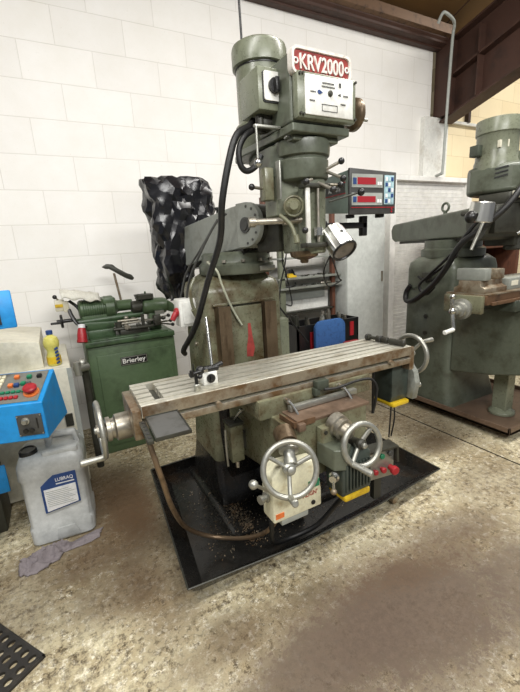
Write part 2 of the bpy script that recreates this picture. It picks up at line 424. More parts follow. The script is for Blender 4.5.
# wall conduit
kk = .95
mb = MB(); mb.tube([(x*kk,y*kk,1.31+(z-1.31)*kk) for x,y,z in ((3.80,3.02,3.40),(3.80,2.98,3.46),(3.84,2.97,3.475),(4.0,3.0,3.46),(4.06,3.03,3.42),(4.07,3.05,3.30),(4.07,3.07,2.6),(4.055,3.07,2.08))]+[(3.85,2.93,2.0),(3.85,3.0,1.985)], .014, 8, 10)
tag(mb.build('conduit_pipe','grey'), 'thin grey conduit pipe running down beside the dark steel rafter to the shutter', 'pipe')
# hanging cable over the motor
mb = MB(); mb.tube([(.915,1.74,2.155),(.912,1.74,2.20),(.915,1.75,2.4),(.915,1.78,3.9)], .0055); mb.cyl((.915,1.74,2.15),(.912,1.74,2.20),.010)
tag(mb.build('hanging_power_cable','rubber'), 'thin black cable hanging from the roof onto the centre machine motor', 'cable')

# roller shutter cupboard
sh = thing('roller_shutter',(3.85,3.05,0),'white slatted roller shutter with a pale frame standing against the wall','shutter')
mb = MB(); mb.box(3.18,3.26,2.99,3.10,0,1.93); mb.box(4.42,4.50,2.99,3.10,0,1.93); mb.box(3.18,4.50,2.99,3.10,1.93,1.98)
mb.build('shutter_frame','shutterwhite',sh,bev=.004)
mb = MB(); z = .02
pf = []
while z < 1.92:
    pf += [(3.060,z),(3.052,z+.003),(3.046,z+.034),(3.060,z+.036)]; z += .040
pf += [(3.055,1.93),(3.07,1.93),(3.07,.02)]
mb.prism(pf,'x',3.26,4.42); mb.build('slatted_curtain','shutterwhite',sh)

# grey locker
lk = thing('storage_cabinet',(2.66,2.95,0),'tall pale grey plain metal cabinet behind the instrument display','cabinet')
MB().box(2.42,2.90,2.8,3.12,.05,1.66,bev=.006).build('body','locker',lk)
MB().box(2.425,2.895,2.788,2.80,.07,1.64,bev=.003).build('door','locker',lk)
MB().box(2.44,2.88,2.82,3.1,0,.05).build('plinth','darkgrey',lk)
MB().box(2.852,2.866,2.770,2.788,.95,1.05,bev=.003).build('handle','steel',lk)

# ================================================================== MAIN MILLING MACHINE
mill = thing('milling_machine',(.85,1.9,0),'large green vertical milling machine with KRV2000 name plate standing in a black drip tray','milling machine')
# base + column
mb = MB(); mb.loft([(.02,.55,1.16,1.40,2.08),(.032,.55,1.16,1.40,2.08),(.040,.56,1.15,1.42,2.07)],.03)
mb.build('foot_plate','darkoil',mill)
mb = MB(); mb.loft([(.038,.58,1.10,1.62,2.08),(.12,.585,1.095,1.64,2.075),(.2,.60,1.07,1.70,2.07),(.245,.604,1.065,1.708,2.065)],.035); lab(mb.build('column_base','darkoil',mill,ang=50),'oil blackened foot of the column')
mb = MB(); mb.loft([(.243,.604,1.065,1.708,2.065),(.4,.612,1.052,1.72,2.06),(.9,.62,1.05,1.72,2.06),(1.12,.62,1.05,1.72,2.06),(1.165,.63,1.04,1.735,2.05),(1.185,.665,1.01,1.76,2.03),(1.21,.70,.99,1.78,2.0)],.035)
col = mb.build('column','greenold',mill,ang=50)
MB().box(.733,.912,1.695,1.722,.66,1.05,bev=.002).build('way_panel','greenold',col)
for a,b in ((.662,.733),(.912,.985)):
    MB().prism([(a,1.73),(a+.012,1.69),(a+.004,1.665),(b-.004,1.665),(b-.012,1.69),(b,1.73)],'z',.64,1.06).build('dovetail_way','waysteel',col)
MB().box(.655,.992,1.70,1.725,1.06,1.072,bev=.003).build('way_cap','greenold',col)
lab(MB().prism([(.640,1.73),(.665,1.67),(.99,1.67),(1.01,1.73)],'z',.10,.645).build('lower_way','darkoil',col),'lower slideway coloured dark for the shade under the table')  # dark colour here paints in the shade on the column front under the table
mb = MB(); mb.poly([(.812,1.6935,.79),(.848,1.6935,.785),(.860,1.6935,.83),(.850,1.6935,.89),(.843,1.6935,.96),(.828,1.6935,.96),(.826,1.6935,.89),(.815,1.6935,.84)],[range(8)]); 
lab(mb.build('paint_mark','redsign',col),'red sprayed paint mark on the way panel')
for x,z in ((.615,.55),(.615,.85)): MB().cyl((x+.006,1.9,z),(x-.006,1.9,z),.012).build('plug','steel',col)
MB().cyl((1.05,1.84,.93),(1.075,1.84,.93),.02).build('gland','rustedge',col)
# turret
mb = MB(); mb.lathe((.865,1.86,1.20),(0,0,1),[(.155,0),(.19,.004),(.195,.012),(.195,.05),(.18,.062),(.178,.066),(.178,.1),(.165,.112)],48)
tr = mb.build('turret','green',mill)
for k in range(6):
    a = -PI/2+(k-2.5)*.5; MB().cyl((.865+.186*math.cos(a),1.86+.186*math.sin(a),1.262),(.865+.186*math.cos(a),1.86+.186*math.sin(a),1.275),.010,seg=6).build('bolt','steel',tr)
MB().box(.90,.985,1.664,1.672,1.215,1.238,bev=.001).build('index_plate','alu',tr)
# ram (swung a little)
RA = math.radians(13)
RM = Matrix.Translation((.885,1.80,0)) @ Matrix.Rotation(RA,4,'Z')
mb = MB().at(RM); mb.prism([(-.12,1.325),(.10,1.305),(.42,1.245),(.44,1.26),(.44,1.45),(.42,1.462),(.0,1.515),(-.12,1.525)],'x',-.092,.092)
ram = mb.build('ram','greyside',mill,bev=.008)
mb = MB().at(RM); mb.prism([(-.10,1.295),(.40,1.225),(.40,1.25),(-.10,1.325)],'x',-.085,.085); mb.build('ram_slide','darkoil',ram)
mb = MB().at(RM)   # D-shaped cheek
arc = [(-.165-.098*math.sin(t), 1.425-.098*math.cos(t)) for t in [PI*k/16 for k in range(17)]]
mb.prism([(-.10,1.327)]+arc+[(-.10,1.523)],'x',-.116,-.088)
ck = mb.build('ram_cheek','greyside',ram,bev=.004)
mb = MB().at(RM); mb.cyl((-.116,-.165,1.425),(-.122,-.165,1.425),.034); mb.cyl((-.122,-.165,1.425),(-.127,-.165,1.425),.022); mb.build('pivot_cap','darkgrey',ck)
for k in range(7):
    a = PI*.5+(k-3)*.48; MB().at(RM).cyl((-.116,-.165-.08*math.sin(a),1.425+.08*math.cos(a)),(-.119,-.165-.08*math.sin(a),1.425+.08*math.cos(a)),.006,seg=6).build('screw','darkgrey',ck)
mb = MB().at(RM); mb.cyl((-.088,-.175,1.425),(.10,-.175,1.425),.090,seg=36); mb.box(-.07,.10,-.33,-.18,1.30,1.46,bev=.012); mb.box(-.05,.08,-.40,-.30,1.33,1.44,bev=.012); mb.build('knuckle','cast',ram)
MB().at(RM).lathe((-.06,.12,1.50),(0,0,1),[(.006,0),(.006,.022),(.014,.024),(.014,.034),(.004,.036)]).build('clamp_knob','black',ram)
mb = MB(); mb.cyl((.735,1.40,1.42),(.93,1.335,1.42),.013); mb.cyl((.72,1.405,1.42),(.745,1.397,1.42),.02); mb.cyl((.85,1.36,1.42),(.87,1.355,1.42),.018); mb.build('tilt_spindle','steel',ram)
# head
HX, HY = .965, 1.375
mb = MB()
mb.lathe((HX-.005,HY,1.565),(0,0,1),[(.088,0),(.102,.006),(.104,.012),(.106,.075),(.098,.082),(.098,.088),(.110,.090),(.114,.13),(.112,.145)],48)
mb.prism([(HX-.135,1.50),(HX-.135,1.40),(HX-.09,1.34),(HX+.07,1.34),(HX+.095,1.40),(HX+.095,1.50)],'z',1.585,1.70)
hd = mb.build('head_casting','green',mill,bev=.003)
mb = MB(); mb.prism([(HX-.125,1.48),(HX-.125,1.38),(HX-.05,1.345),(HX+.065,1.345),(HX+.085,1.38),(HX+.085,1.48)],'z',1.44,1.59); mb.prism([(HX-.055,1.46),(HX-.065,1.37),(HX-.02,1.345),(HX+.065,1.345),(HX+.08,1.38),(HX+.08,1.46)],'z',1.29,1.45)
mb.build('quill_housing','greenlt',mill,bev=.006)
mb = MB(); mb.lathe((HX+.012,1.345,1.285),(0,0,1),[(.05,0),(.058,.004),(.060,.01),(.060,.28),(.052,.29)],32)
qf = mb.build('quill_barrel','greenlt',mill)
mb = MB(); mb.lathe((HX-.015,1.36,1.248),(0,0,1),[(.012,0),(.017,.004),(.018,.014),(.034,.018),(.056,.028),(.060,.040),(.060,.05)],32); mb.build('spindle_nose','waysteel',mill)
MB().lathe((HX+.005,1.34,1.545),(0,0,1),[(.045,0),(.052,.003),(.052,.024),(.045,.028)],28).build('collar','alu',mill)
MB().box(HX-.062,HX-.045,1.268,1.278,1.325,1.535,bev=.001).build('depth_scale','white',mill)
MB().cyl((HX-.005,1.272,1.33),(HX-.005,1.272,1.53),.006).build('depth_rod','steel',mill)
MB().cyl((HX-.005,1.272,1.355),(HX-.005,1.272,1.385),.018).build('depth_nut','chrome',mill)
MB().box(HX-.07,HX+.05,1.262,1.31,1.532,1.548,bev=.003).build('stop_bracket','cast',mill)
MB().box(HX-.068,HX+.03,1.262,1.31,1.31,1.328,bev=.003).build('stop_bracket','cast',mill)
for p,q in (((HX-.035,1.27,1.56),(HX-.085,1.235,1.545)),((HX+.0,1.275,1.55),(HX+.012,1.20,1.515)),((HX+.05,1.30,1.55),(HX+.085,1.245,1.54)),((HX+.045,1.30,1.60),(HX+.085,1.24,1.625)),((HX+.05,1.30,1.60),(HX+.06,1.20,1.555)),((HX+.05,1.28,1.36),(HX+.075,1.23,1.36)),((HX-.06,1.28,1.38),(HX-.085,1.25,1.375)),((HX-.14,1.42,1.545),(HX-.225,1.40,1.55)),):
    ballrod('control_lever', mill, p, q, .006, .0125)
ballrod('control_lever', mill, (HX+.07,1.30,1.485), (1.160,1.25,1.517), .004, .0155, 'cast')
mb = MB(); mb.lathe((HX-.085,1.33,1.47),(-.5,-1,0),[(.026,0),(.030,.004),(.030,.02),(.02,.03),(.016,.045)]); mb.torus((HX-.09,1.315,1.47),(-.5,-1,0),.036,.005); mb.build('feed_clutch','greenold',mill)
mb = MB(); mb.tube([(HX-.14,1.34,1.44),(HX-.11,1.31,1.40),(HX-.10,1.29,1.345)],.008,6); mb.cyl((HX-.10,1.29,1.36),(HX-.10,1.285,1.33),.012); mb.build('feed_trip_lever','greenold',mill)
mb = MB(); mb.box(HX-.175,HX-.135,1.38,1.43,1.50,1.62,bev=.004); mb.build('side_bracket','greenold',mill)
mb = MB(); mb.box(HX-.13,HX-.122,1.345,1.375,1.50,1.64,bev=.002); mb.cyl((HX-.15,1.41,1.57),(HX-.145,1.40,1.59),.018); mb.build('bright_strip','alu',mill)
MB().sph((HX-.04,1.30,1.615),.006).build('sight_plug','steel',mill)
MB().cyl((HX-.105,1.33,1.715),(HX-.11,1.30,1.715),.009).build('screw','chrome',mill)
# belt housing, its base plate
mb = MB(); mb.prism([(.838,1.25),(1.100,1.25),(1.118,1.62),(1.06,1.78),(.86,1.78),(.825,1.68),(.838,1.45)],'z',1.715,1.745); mb.prism([(.86,1.28),(1.07,1.28),(1.08,1.58),(1.0,1.72),(.90,1.72),(.86,1.6)],'z',1.695,1.715)
bp_ = mb.build('belt_base','green',mill,bev=.006)
mb = MB(); mb.prism([(.840,1.262),(1.093,1.262),(1.093,1.50),(.840,1.50)],'z',1.745,1.968); bh = mb.build('belt_housing','green',mill,bev=.012)
mb = MB(); mb.box(.845,1.112,1.225,1.262,1.752,1.902,bev=.012); fp = mb.build('front_cover','greenlt',bh)
fpl = MB().box(.875,1.090,1.2195,1.2265,1.764,1.890,bev=.003).build('white_data_plate','white',bh)
for x,z in ((.856,1.766),(.856,1.888),(.868,1.89),(.868,1.764),(1.102,1.766),(1.102,1.888)): MB().cyl((x,1.226,z),(x,1.2175,z),.0045).build('screw','cast',fp)
Y0 = 1.219
def flatp(name, mat, par, x0,x1,z0,z1, y=Y0, d=.001): return MB().box(x0,x1,y-d,y+.0004,z0,z1).build(name,mat,par)
PS = -.03
mb = MB()
for x0,x1,z0,z1 in ((.975,1.045,1.800,1.802),(.975,1.045,1.779,1.781),(.975,.977,1.779,1.802),(1.043,1.045,1.779,1.802)): mb.box(x0+PS,x1+PS,Y0-.001,Y0,z0,z1)
mb.build('plate_border','darkgrey',fpl)
mb = MB()
for k in range(9): mb.box(0.948+k*.006,0.948+k*.006+.0042,Y0-.001,Y0,1.866,1.866+.005)
mb.build('faint_print','darkgrey',fpl)
mb = MB()
for k in range(10): mb.box(0.945+k*.006,0.945+k*.006+.0042,Y0-.001,Y0,1.855,1.855+.005)
mb.build('faint_print','darkgrey',fpl)
mb = MB()
for k in range(4): mb.box(0.896+k*.006,0.896+k*.006+.0042,Y0-.001,Y0,1.834,1.834+.005)
mb.build('faint_print','darkgrey',fpl)
mb = MB()
for k in range(4): mb.box(1.042+k*.006,1.042+k*.006+.0042,Y0-.001,Y0,1.834,1.834+.005)
mb.build('faint_print','darkgrey',fpl)
mb = MB()
for k in range(4): mb.box(0.892+k*.006,0.892+k*.006+.0042,Y0-.001,Y0,1.806,1.806+.005)
mb.build('faint_print','darkgrey',fpl)
mb = MB()
for k in range(4): mb.box(1.03+k*.006,1.03+k*.006+.0042,Y0-.001,Y0,1.806,1.806+.005)
mb.build('faint_print','darkgrey',fpl)
mb = MB(); mb.cyl((.933,Y0,1.838),(.933,Y0-.0015,1.838),.007); mb.prism([(.938,1.843),(.950,1.838),(.938,1.831)],'y',Y0-.0015,Y0); mb.build('arrow_mark','navy',fpl)
mb = MB(); mb.prism([(1.030,1.843),(1.017,1.838),(1.030,1.833)],'y',Y0-.0015,Y0); mb.box(1.022,1.032,Y0-.0015,Y0,1.862,1.876); mb.build('arrow_mark','darkgrey',fpl)
MB().lathe((.982,Y0,1.838),(0,-1,0),[(.010,0),(.010,.004),(.006,.009)]).build('selector_knob','cast',fpl)
# KRV2000 sign
def rrect(x0,x1,z0,z1,r,n=5):
    p = []
    for cx,cz,a0 in ((x1-r,z1-r,0),(x0+r,z1-r,PI/2),(x0+r,z0+r,PI),(x1-r,z0+r,1.5*PI)):
        for k in range(n+1): a = a0+PI/2*k/n; p.append((cx+r*math.cos(a),cz+r*math.sin(a)))
    return p
SX0,SX1,SZ0,SZ1 = .833,1.093,1.890,1.975
mb = MB(); mb.prism(rrect(SX0,SX1,SZ0,SZ1,.022),'y',1.243,1.262); 
sg = mb.build('name_sign','signwhite',bh)
MB().prism(rrect(SX0+.010,SX1-.010,SZ0+.008,SZ1-.010,.016),'y',1.240,1.2435).build('red_field','redsign',sg)
mb = MB()
o_, i_ = rrect(SX0,SX1,SZ0,SZ1,.022), rrect(SX0+.009,SX1-.009,SZ0+.007,SZ1-.009,.016); n = len(o_)
vv = [(p[0],1.243,p[1]) for p in o_]+[(p[0],1.243,p[1]) for p in i_]+[(p[0],1.233,p[1]) for p in o_]+[(p[0],1.233,p[1]) for p in i_]
mb.poly(vv,[(2*n+i,2*n+(i+1)%n,3*n+(i+1)%n,3*n+i) for i in range(n)]+[(i,(i+1)%n,2*n+(i+1)%n,2*n+i) for i in range(n)]+[(n+i,3*n+i,3*n+(i+1)%n,n+(i+1)%n) for i in range(n)])
mb.build('raised_border','signwhite',sg)
text('raised_lettering','KRV2000',.066,'signwhite',sg,(SX0+.034,1.2395,SZ0+.018),(1,0,0),(0,0,1),.005,.192)
mb = MB(); mb.torus((SX0+.018,1.237,SZ0+.040),(0,1,0),.008,.003,16,6); mb.torus((SX1-.018,1.237,SZ0+.040),(0,1,0),.008,.003,16,6); mb.build('scroll_mark','white',sg)
# motor
mb = MB(); mb.lathe((.95,1.66,1.745),(0,0,1),[(.116,0),(.120,.01),(.120,.10),(.108,.112),(.106,.118),(.106,.345)],48)
mo = mb.build('spindle_motor','greenlt',mill)
mb = MB(); mb.lathe((.95,1.66,2.075),(0,0,1),[(.110,-.004),(.119,0),(.120,.014),(.120,.065),(.116,.078),(.100,.088),(.06,.093),(0,.094)],48); mb.build('fan_cover','greenlt',mo)
mb = MB(); mb.lathe((.95,1.66,2.066),(0,0,1),[(.1085,0),(.1085,.01)],48); mb.build('shadow_gap','black',mo)
# head side wheel
mb = MB(); mb.lathe((1.093,1.31,1.815),(1,0,0),[(.02,0),(.02,.05),(.028,.052),(.055,.065),(.060,.072),(.060,.088),(.054,.094),(.02,.096),(.012,.110)],36)
w_ = mb.build('speed_handwheel','waysteel',mill); MB().cyl((1.185,1.275,1.79),(1.212,1.275,1.79),.006).build('grip','alu',w_)
# switch box
sb = MB().box(.760,.862,1.345,1.49,1.806,1.946,bev=.005).build('switch_box','greenlt',mill)
kp = MB().prism(rrect(.781,.856,1.836,1.930,.008),'y',1.337,1.346).build('switch_plate','white',sb)
mb = MB(); mb.prism(rrect(.777,.860,1.830,1.930,.008),'y',1.341,1.3455); mb.build('gasket','black',sb)
mb = MB(); mb.cyl((.822,1.338,1.883),(.822,1.325,1.883),.025); mb.box(.8145,.8295,1.308,1.328,1.860,1.906,bev=.003); mb.build('rotary_knob','black',sb)
mb = MB(); mb.box(.80,.86,1.39,1.47,1.76,1.808,bev=.004); mb.cyl((.79,1.40,1.80),(.79,1.40,1.765),.016); mb.cyl((.82,1.44,1.80),(.82,1.44,1.755),.016); mb.build('cable_glands','cast',sb)
# brake rod with bright ball
mb = MB(); mb.cyl((.735,1.33,1.745),(.735,1.33,1.635),.0045); mb.box(.73,.84,1.33,1.345,1.742,1.752,bev=.002)
rd = mb.build('brake_rod','alu',mill); MB().sph((.735,1.33,1.622),.0165).build('ball_knob','chrome',rd)
# cables of the machine
mb = MB(); mb.tube([(.79,1.45,1.80),(.765,1.44,1.775),(.70,1.42,1.735),(.661,1.42,1.647),(.628,1.44,1.50),(.632,1.5,1.361),(.602,1.6,1.193),(.567,1.72,.984),(.535,1.85,.846),(.56,1.93,.80)],.0135,10,12); mb.build('power_cable','rubber',mill)
mb = MB(); mb.tube([(.82,1.47,1.80),(.80,1.45,1.775),(.735,1.42,1.735),(.705,1.42,1.684),(.708,1.42,1.631),(.734,1.42,1.611),(.775,1.42,1.631),(.80,1.42,1.67)],.0115,10,12); mb.build('power_cable','rubber',mill)
mb = MB(); mb.tube([(.74,1.66,1.48),(.70,1.70,1.44),(.64,1.76,1.32),(.60,1.86,1.18),(.60,1.95,1.05)],.006); mb.tube([(.72,1.72,1.46),(.66,1.80,1.34),(.61,1.92,1.22),(.58,1.98,1.08)],.005); mb.build('control_cable','darkgrey',mill)
mb = MB(); mb.tube([(.66,1.74,1.27),(.681,1.68,1.229),(.700,1.68,1.163),(.742,1.68,1.049),(.789,1.68,.959)],.0055); mb.build('coolant_tube','greyhose',mill)
# lubricator fitting on the column side
mb = MB(); mb.tube([(.62,1.80,1.02),(.585,1.79,1.06),(.58,1.79,1.14),(.61,1.80,1.20)],.008); mb.cyl((.61,1.80,1.0),(.585,1.79,1.05),.013); mb.build('oil_pipe','greenold',mill)

# ---- knee
mb = MB(); mb.prism([(1.10,.43),(1.66,.34),(1.66,.67),(1.10,.67)],'x',.675,1.06)
kn = mb.build('knee','greenold',mill,bev=.006)
MB().box(.725,1.075,1.10,1.60,.665,.678,bev=.002).build('knee_way_cover','brownplate',kn)
mb = MB(); mb.box(.692,.79,1.09,1.19,.667,.671); mb.box(.692,.696,1.09,1.19,.667,.69); mb.box(.692,.79,1.088,1.092,.667,.69); mb.build('chip_tray','rust',kn)
MB().box(.80,.90,1.06,1.10,.50,.645,bev=.006).build('gearbox_block','greenold',kn)
for x,z in ((.815,.63),(.815,.56),(.85,.63)): MB().cyl((x,1.06,z),(x,1.054,z),.008,seg=6).build('bolt','cast',kn)
MB().box(.705,.735,1.07,1.10,.655,.685,bev=.003).build('lock_block','brownplate',kn)
# elevating screw under the knee
MB().cyl((.86,1.45,.06),(.86,1.45,.42),.035).build('elevating_screw','waysteel',mill)
MB().lathe((.86,1.45,.06),(0,0,1),[(.09,0),(.09,.03),(.06,.05),(.05,.12),(.045,.12)]).build('screw_nut','cast',mill)
# ---- saddle
mb = MB(); mb.box(.622,1.20,1.225,1.58,.66,.742,bev=.008); sd = mb.build('saddle','greenold',mill)
MB().box(.745,1.09,1.190,1.214,.680,.704,bev=.003).build('scale_bar','alu',sd)
for x in (.745,1.02):
    mb = MB(); mb.cyl((x,1.225,.725),(x,1.20,.725),.011); mb.tube([(x,1.205,.725),(x+.01,1.19,.71),(x+.018,1.17,.68),(x+.02,1.165,.668)],.006); mb.sph((x+.02,1.165,.667),.009)
    mb.build('clamp_lever','chrome',sd)
mb = MB(); mb.box(.885,.945,1.20,1.232,.735,.775,bev=.003); mb.box(.875,.90,1.20,1.23,.715,.745,bev=.003); ls = mb.build('limit_switch','greendk',mill)
mb = MB(); mb.tube([(.92,1.20,.735),(.98,1.185,.735),(1.08,1.18,.745),(1.15,1.17,.74),(1.175,1.16,.70),(1.17,1.16,.64),(1.165,1.17,.58)],.006); mb.build('switch_cable','rubber',mill)
# ---- table with T slots
TY0,TY1,TZ = 1.243,1.497,.824
def tprof(floor_drop=0.):
    p = [(TY0,.738),(TY0,.764),(TY0+.035,.764),(TY0+.035,.779),(TY0,.779),(TY0,TZ-.001),(TY0+.001,TZ),(TY0+.028,TZ),(TY0+.028,TZ-.006),(TY0+.040,TZ-.006),(TY0+.040,TZ)]
    for c in (.078,.127,.176):
        y = TY0+c
        p += [(y-.008,TZ),(y-.008,TZ-.014),(y-.014,TZ-.014),(y-.014,TZ-.024),(y+.014,TZ-.024),(y+.014,TZ-.014),(y+.008,TZ-.014),(y+.008,TZ)]
    p += [(TY1-.040,TZ),(TY1-.040,TZ-.006),(TY1-.028,TZ-.006),(TY1-.028,TZ),(TY1-.001,TZ),(TY1,TZ-.001),(TY1,.738)]
    return p
pocket = [(TY0,.738),(TY0,.764),(TY0+.035,.764),(TY0+.035,.779),(TY0,.779),(TY0,TZ),(TY0+.035,TZ),(TY0+.035,TZ-.030),(TY1-.028,TZ-.030),(TY1-.028,TZ),(TY1,TZ),(TY1,.738)]
T0 = Matrix.Rotation(math.radians(-1.25),4,'Z'); TC = V((.83,1.37,0)); TM = Matrix.Translation(TC)@T0@Matrix.Translation(-TC)
mb = MB().at(TM); mb.prism(tprof(),'x',.197,.252); mb.prism(pocket,'x',.252,.284); mb.prism(tprof(),'x',.284,1.468)
tb = mb.build('table','tabletop',mill)
mb = MB().at(TM); mb.box(.199,1.466,TY0-.0025,TY0+.0005,.7795,TZ-.003); mb.build('front_edge','rustedge',tb)
mb = MB().at(TM); mb.box(.199,1.466,TY0-.0035,TY0+.0005,.739,.7635,bev=.001); mb.build('front_rail','rustedge',tb)
for x in (.47,1.33): MB().at(TM).cyl((x,TY0,.768),(x,TY0-.02,.768),.012,seg=12).build('stop_dog','rustedge',tb)
MB().at(TM).box(.253,.283,TY0+.036,TY1-.029,.7945,.7965).build('coolant_pocket','cast',tb)
mb = MB().at(TM); mb.box(.165,.197,TY0+.005,TY1-.01,.70,.808,bev=.005); mb.build('end_bracket','rustedge',mill)
mb = MB().at(TM); mb.box(1.468,1.50,TY0+.005,TY1-.01,.70,.815,bev=.005); mb.build('end_bracket','rustedge',mill)
mb = MB(); mb.cyl((.20,1.37,.73),(1.47,1.36,.73),.018); mb.build('lead_screw','cast',mill)
# left screw hub, dial and handwheel
mb = MB(); mb.lathe((.167,1.38,.72),(-1,0,0),[(.048,0),(.05,.004),(.048,.05),(.038,.055),(.036,.06),(.036,.066),(.044,.068),(.044,.082),(.026,.086),(.024,.092),(.024,.115)],32); mb.build('feed_dial','steel',mill)
ax = (-1,0,0); hw = handwheel('table_handwheel',mill,(.066,1.385,.722),ax,.098,.009,.024,3,'alu',(-1,0,0),ang_for(ax,(0,-.35,-1)),.085)
# right handwheel
ax = (1,0,.0); mb = MB(); mb.lathe((1.498,1.345,.735),(1,0,0),[(.045,0),(.045,.02),(.03,.03),(.028,.07)],32); mb.build('feed_dial','alu',mill)
handwheel('table_handwheel',mill,(1.60,1.34,.738),ax,.098,.0115,.024,3,'alu',(1,0,0),ang_for(ax,(0,-.5,.6)),.08)
# table power feed on the right
pf = MB().prism([(1.28,.72),(1.28,.56),(1.29,.525),(1.40,.525),(1.40,.72)],'x',1.40,1.515,bev=.006).build('table_power_feed','feedgrey',mill)
MB().box(1.398,1.512,1.265,1.40,.505,.528,bev=.008).build('yellow_cover','yellow',pf)
mb = MB(); mb.prism([(1.30,.73),(1.25,.68),(1.235,.62),(1.25,.53),(1.37,.53),(1.37,.73)],'x',1.515,1.55,bev=.004); sp = mb.build('control_face','greyside',pf)
for y,z,m_,r in ((1.30,.645,'black',.011),(1.265,.595,'alu',.014),(1.28,.56,'chrome',.010)):
    MB().lathe((1.55,y,z),(1,-.2,0),[(r*.6,0),(r*.6,.012),(r,.014),(r,.026),(r*.6,.03)]).build('knob',m_,pf)
mb = MB(); mb.tube([(1.41,1.29,.515),(1.405,1.29,.43),(1.41,1.30,.33)],.004); mb.tube([(1.43,1.29,.515),(1.435,1.29,.43),(1.425,1.30,.33)],.004); mb.build('loop_cable','rubber',pf)
# front cross-feed hub and wheel
mb = MB(); mb.cyl((.672,1.13,.645),(.655,1.075,.625),.042,.038); mb.build('cross_feed_boss','waysteel',mill)
mb = MB(); mb.lathe((.655,1.075,.625),(-.28,-.6,-.42),[(.034,0),(.036,.004),(.036,.03),(.022,.034),(.02,.06),(.024,.062),(.024,.085)],28); mb.build('cross_feed_dial','alu',mill)
ax = V((-.30,-.92,.36)); handwheel('cross_feed_handwheel',mill,(.614,1.0,.573),ax,.094,.0105,.024,3,'alu',ax,ang_for(ax,(-.12,0,-1)),.075)
# cream power feed box under it
gb = MB().prism([(.562,.37),(.562,.53),(.60,.56),(.755,.545),(.775,.42),(.775,.345),(.562,.345)],'y',1.04,1.12,bev=.006).build('cross_power_feed','cream',mill)
MB().box(.60,.72,1.05,1.10,.315,.348,bev=.004).build('terminal_box','grey',gb)
text('red_lettering',"'ALIGN'",.026,'redsign',gb,(.685,1.0385,.405),(1,0,0),(0,0,1),.0006,.07)
MB().box(.570,.605,1.0375,1.041,.362,.382).build('orange_label','orange',gb)
MB().cyl((.735,1.041,.372),(.735,1.036,.372),.009).build('hole_plug','black',gb)
MB().box(.715,.765,1.0375,1.041,.435,.465).build('green_label','green_btn',gb)
ballrod('feed_lever',mill,(.565,1.06,.47),(.485,1.03,.545),.006,.0165,'alu','alu')
MB().lathe((.565,1.08,.44),(-1,-.2,0),[(.02,0),(.02,.012),(.013,.014),(.013,.028),(.016,.03),(.016,.04)]).build('lever_boss','alu',gb)
# elevating power feed and wheel
FX, FZ = .018, .040
mb = MB(); mb.loft([(.345+FZ,.815+FX,.955+FX,.985,1.09),(.36+FZ,.815+FX,.955+FX,.98,1.09),(.50+FZ,.815+FX,.955+FX,.98,1.09),(.53+FZ,.83+FX,.93+FX,1.0,1.09)],.012)
vf = mb.build('knee_power_feed','feedgrey',mill)
for k in range(8): MB().box(.824+FX+k*.016,.831+FX+k*.016,.970,.984,.37+FZ,.48+FZ,bev=.001).build('fin','feedgrey',vf)
MB().box(.822+FX,.950+FX,.978,1.08,.320+FZ,.348+FZ,bev=.008).build('yellow_cover','yellow',vf)
mb = MB(); mb.prism([(.775+FX,1.09),(.785+FX,.995),(.83+FX,.972),(.87+FX,1.0),(.87+FX,1.09)],'z',.46+FZ,.545+FZ); mb.build('feed_bracket','green',vf,bev=.005)
MB().lathe((.79+FX,1.0,.44+FZ),(-.8,-.6,0),[(.020,0),(.020,.010),(.014,.014),(.014,.03)]).build('selector_boss','chrome',vf)
ballrod('selector_lever',vf,(.772+FX,.985,.44+FZ),(.765+FX,.975,.395+FZ),.005,.012,'chrome','rustedge')
mb = MB(); mb.lathe((.875,1.09,.645),(.10,-1,-.20),[(.042,0),(.046,.004),(.046,.035),(.038,.04),(.038,.044),(.042,.046),(.042,.06),(.03,.064),(.026,.09)],32); mb.box(.865,.91,1.03,1.10,.54,.62,bev=.008); mb.build('elevating_dial','steel',mill)
ax = V((-.10,-.95,.22)); handwheel('elevating_handwheel',mill,(.914,.97,.587),ax,.079,.0115,.02,2,'alu',V((.25,-1,-.1)),ang_for(ax,(-.65,0,-.70)),.085)
MB().lathe((.914,.98,.587),ax,[(.018,-.06),(.018,.0),(.02,.002),(.02,.014),(.012,.02)]).build('wheel_hub','cast',mill)
# start/stop station
ss = thing('switch_station',(1.24,1.2,.10),'tilted grey push button panel with red and green buttons below the right handwheel','control panel')
ST = Matrix.Translation((1.220,1.17,.302))@Matrix.Rotation(math.radians(-8),4,'Z')
MB().at(ST).box(-.07,.075,0,.05,-.075,.075,bev=.003).build('enclosure','alu',ss)
MB().at(ST).prism([(-.085,.085),(.085,.085),(.085,.078),(.09,.0),(.078,.0),(.075,.076),(-.085,.076)],'y',-.02,.05).build('hood','cast',ss)
for x,z,r,h,m_ in ((.0,.045,.013,.014,'green_btn'),(.045,.05,.013,.014,'darkgrey'),(-.035,-.03,.013,.016,'red'),(.005,-.025,.014,.022,'red'),(.055,-.03,.021,.04,'red')):
    MB().at(ST).lathe((x,0,z),(0,-1,0),[(r*.7,0),(r*.7,h*.6),(r,h*.62),(r,h),(r*.8,h+.003)]).build('push_button',m_,ss)
MB().at(ST).box(-.02,.02,.02,.05,-.20,-.075).build('bracket','cast',ss)

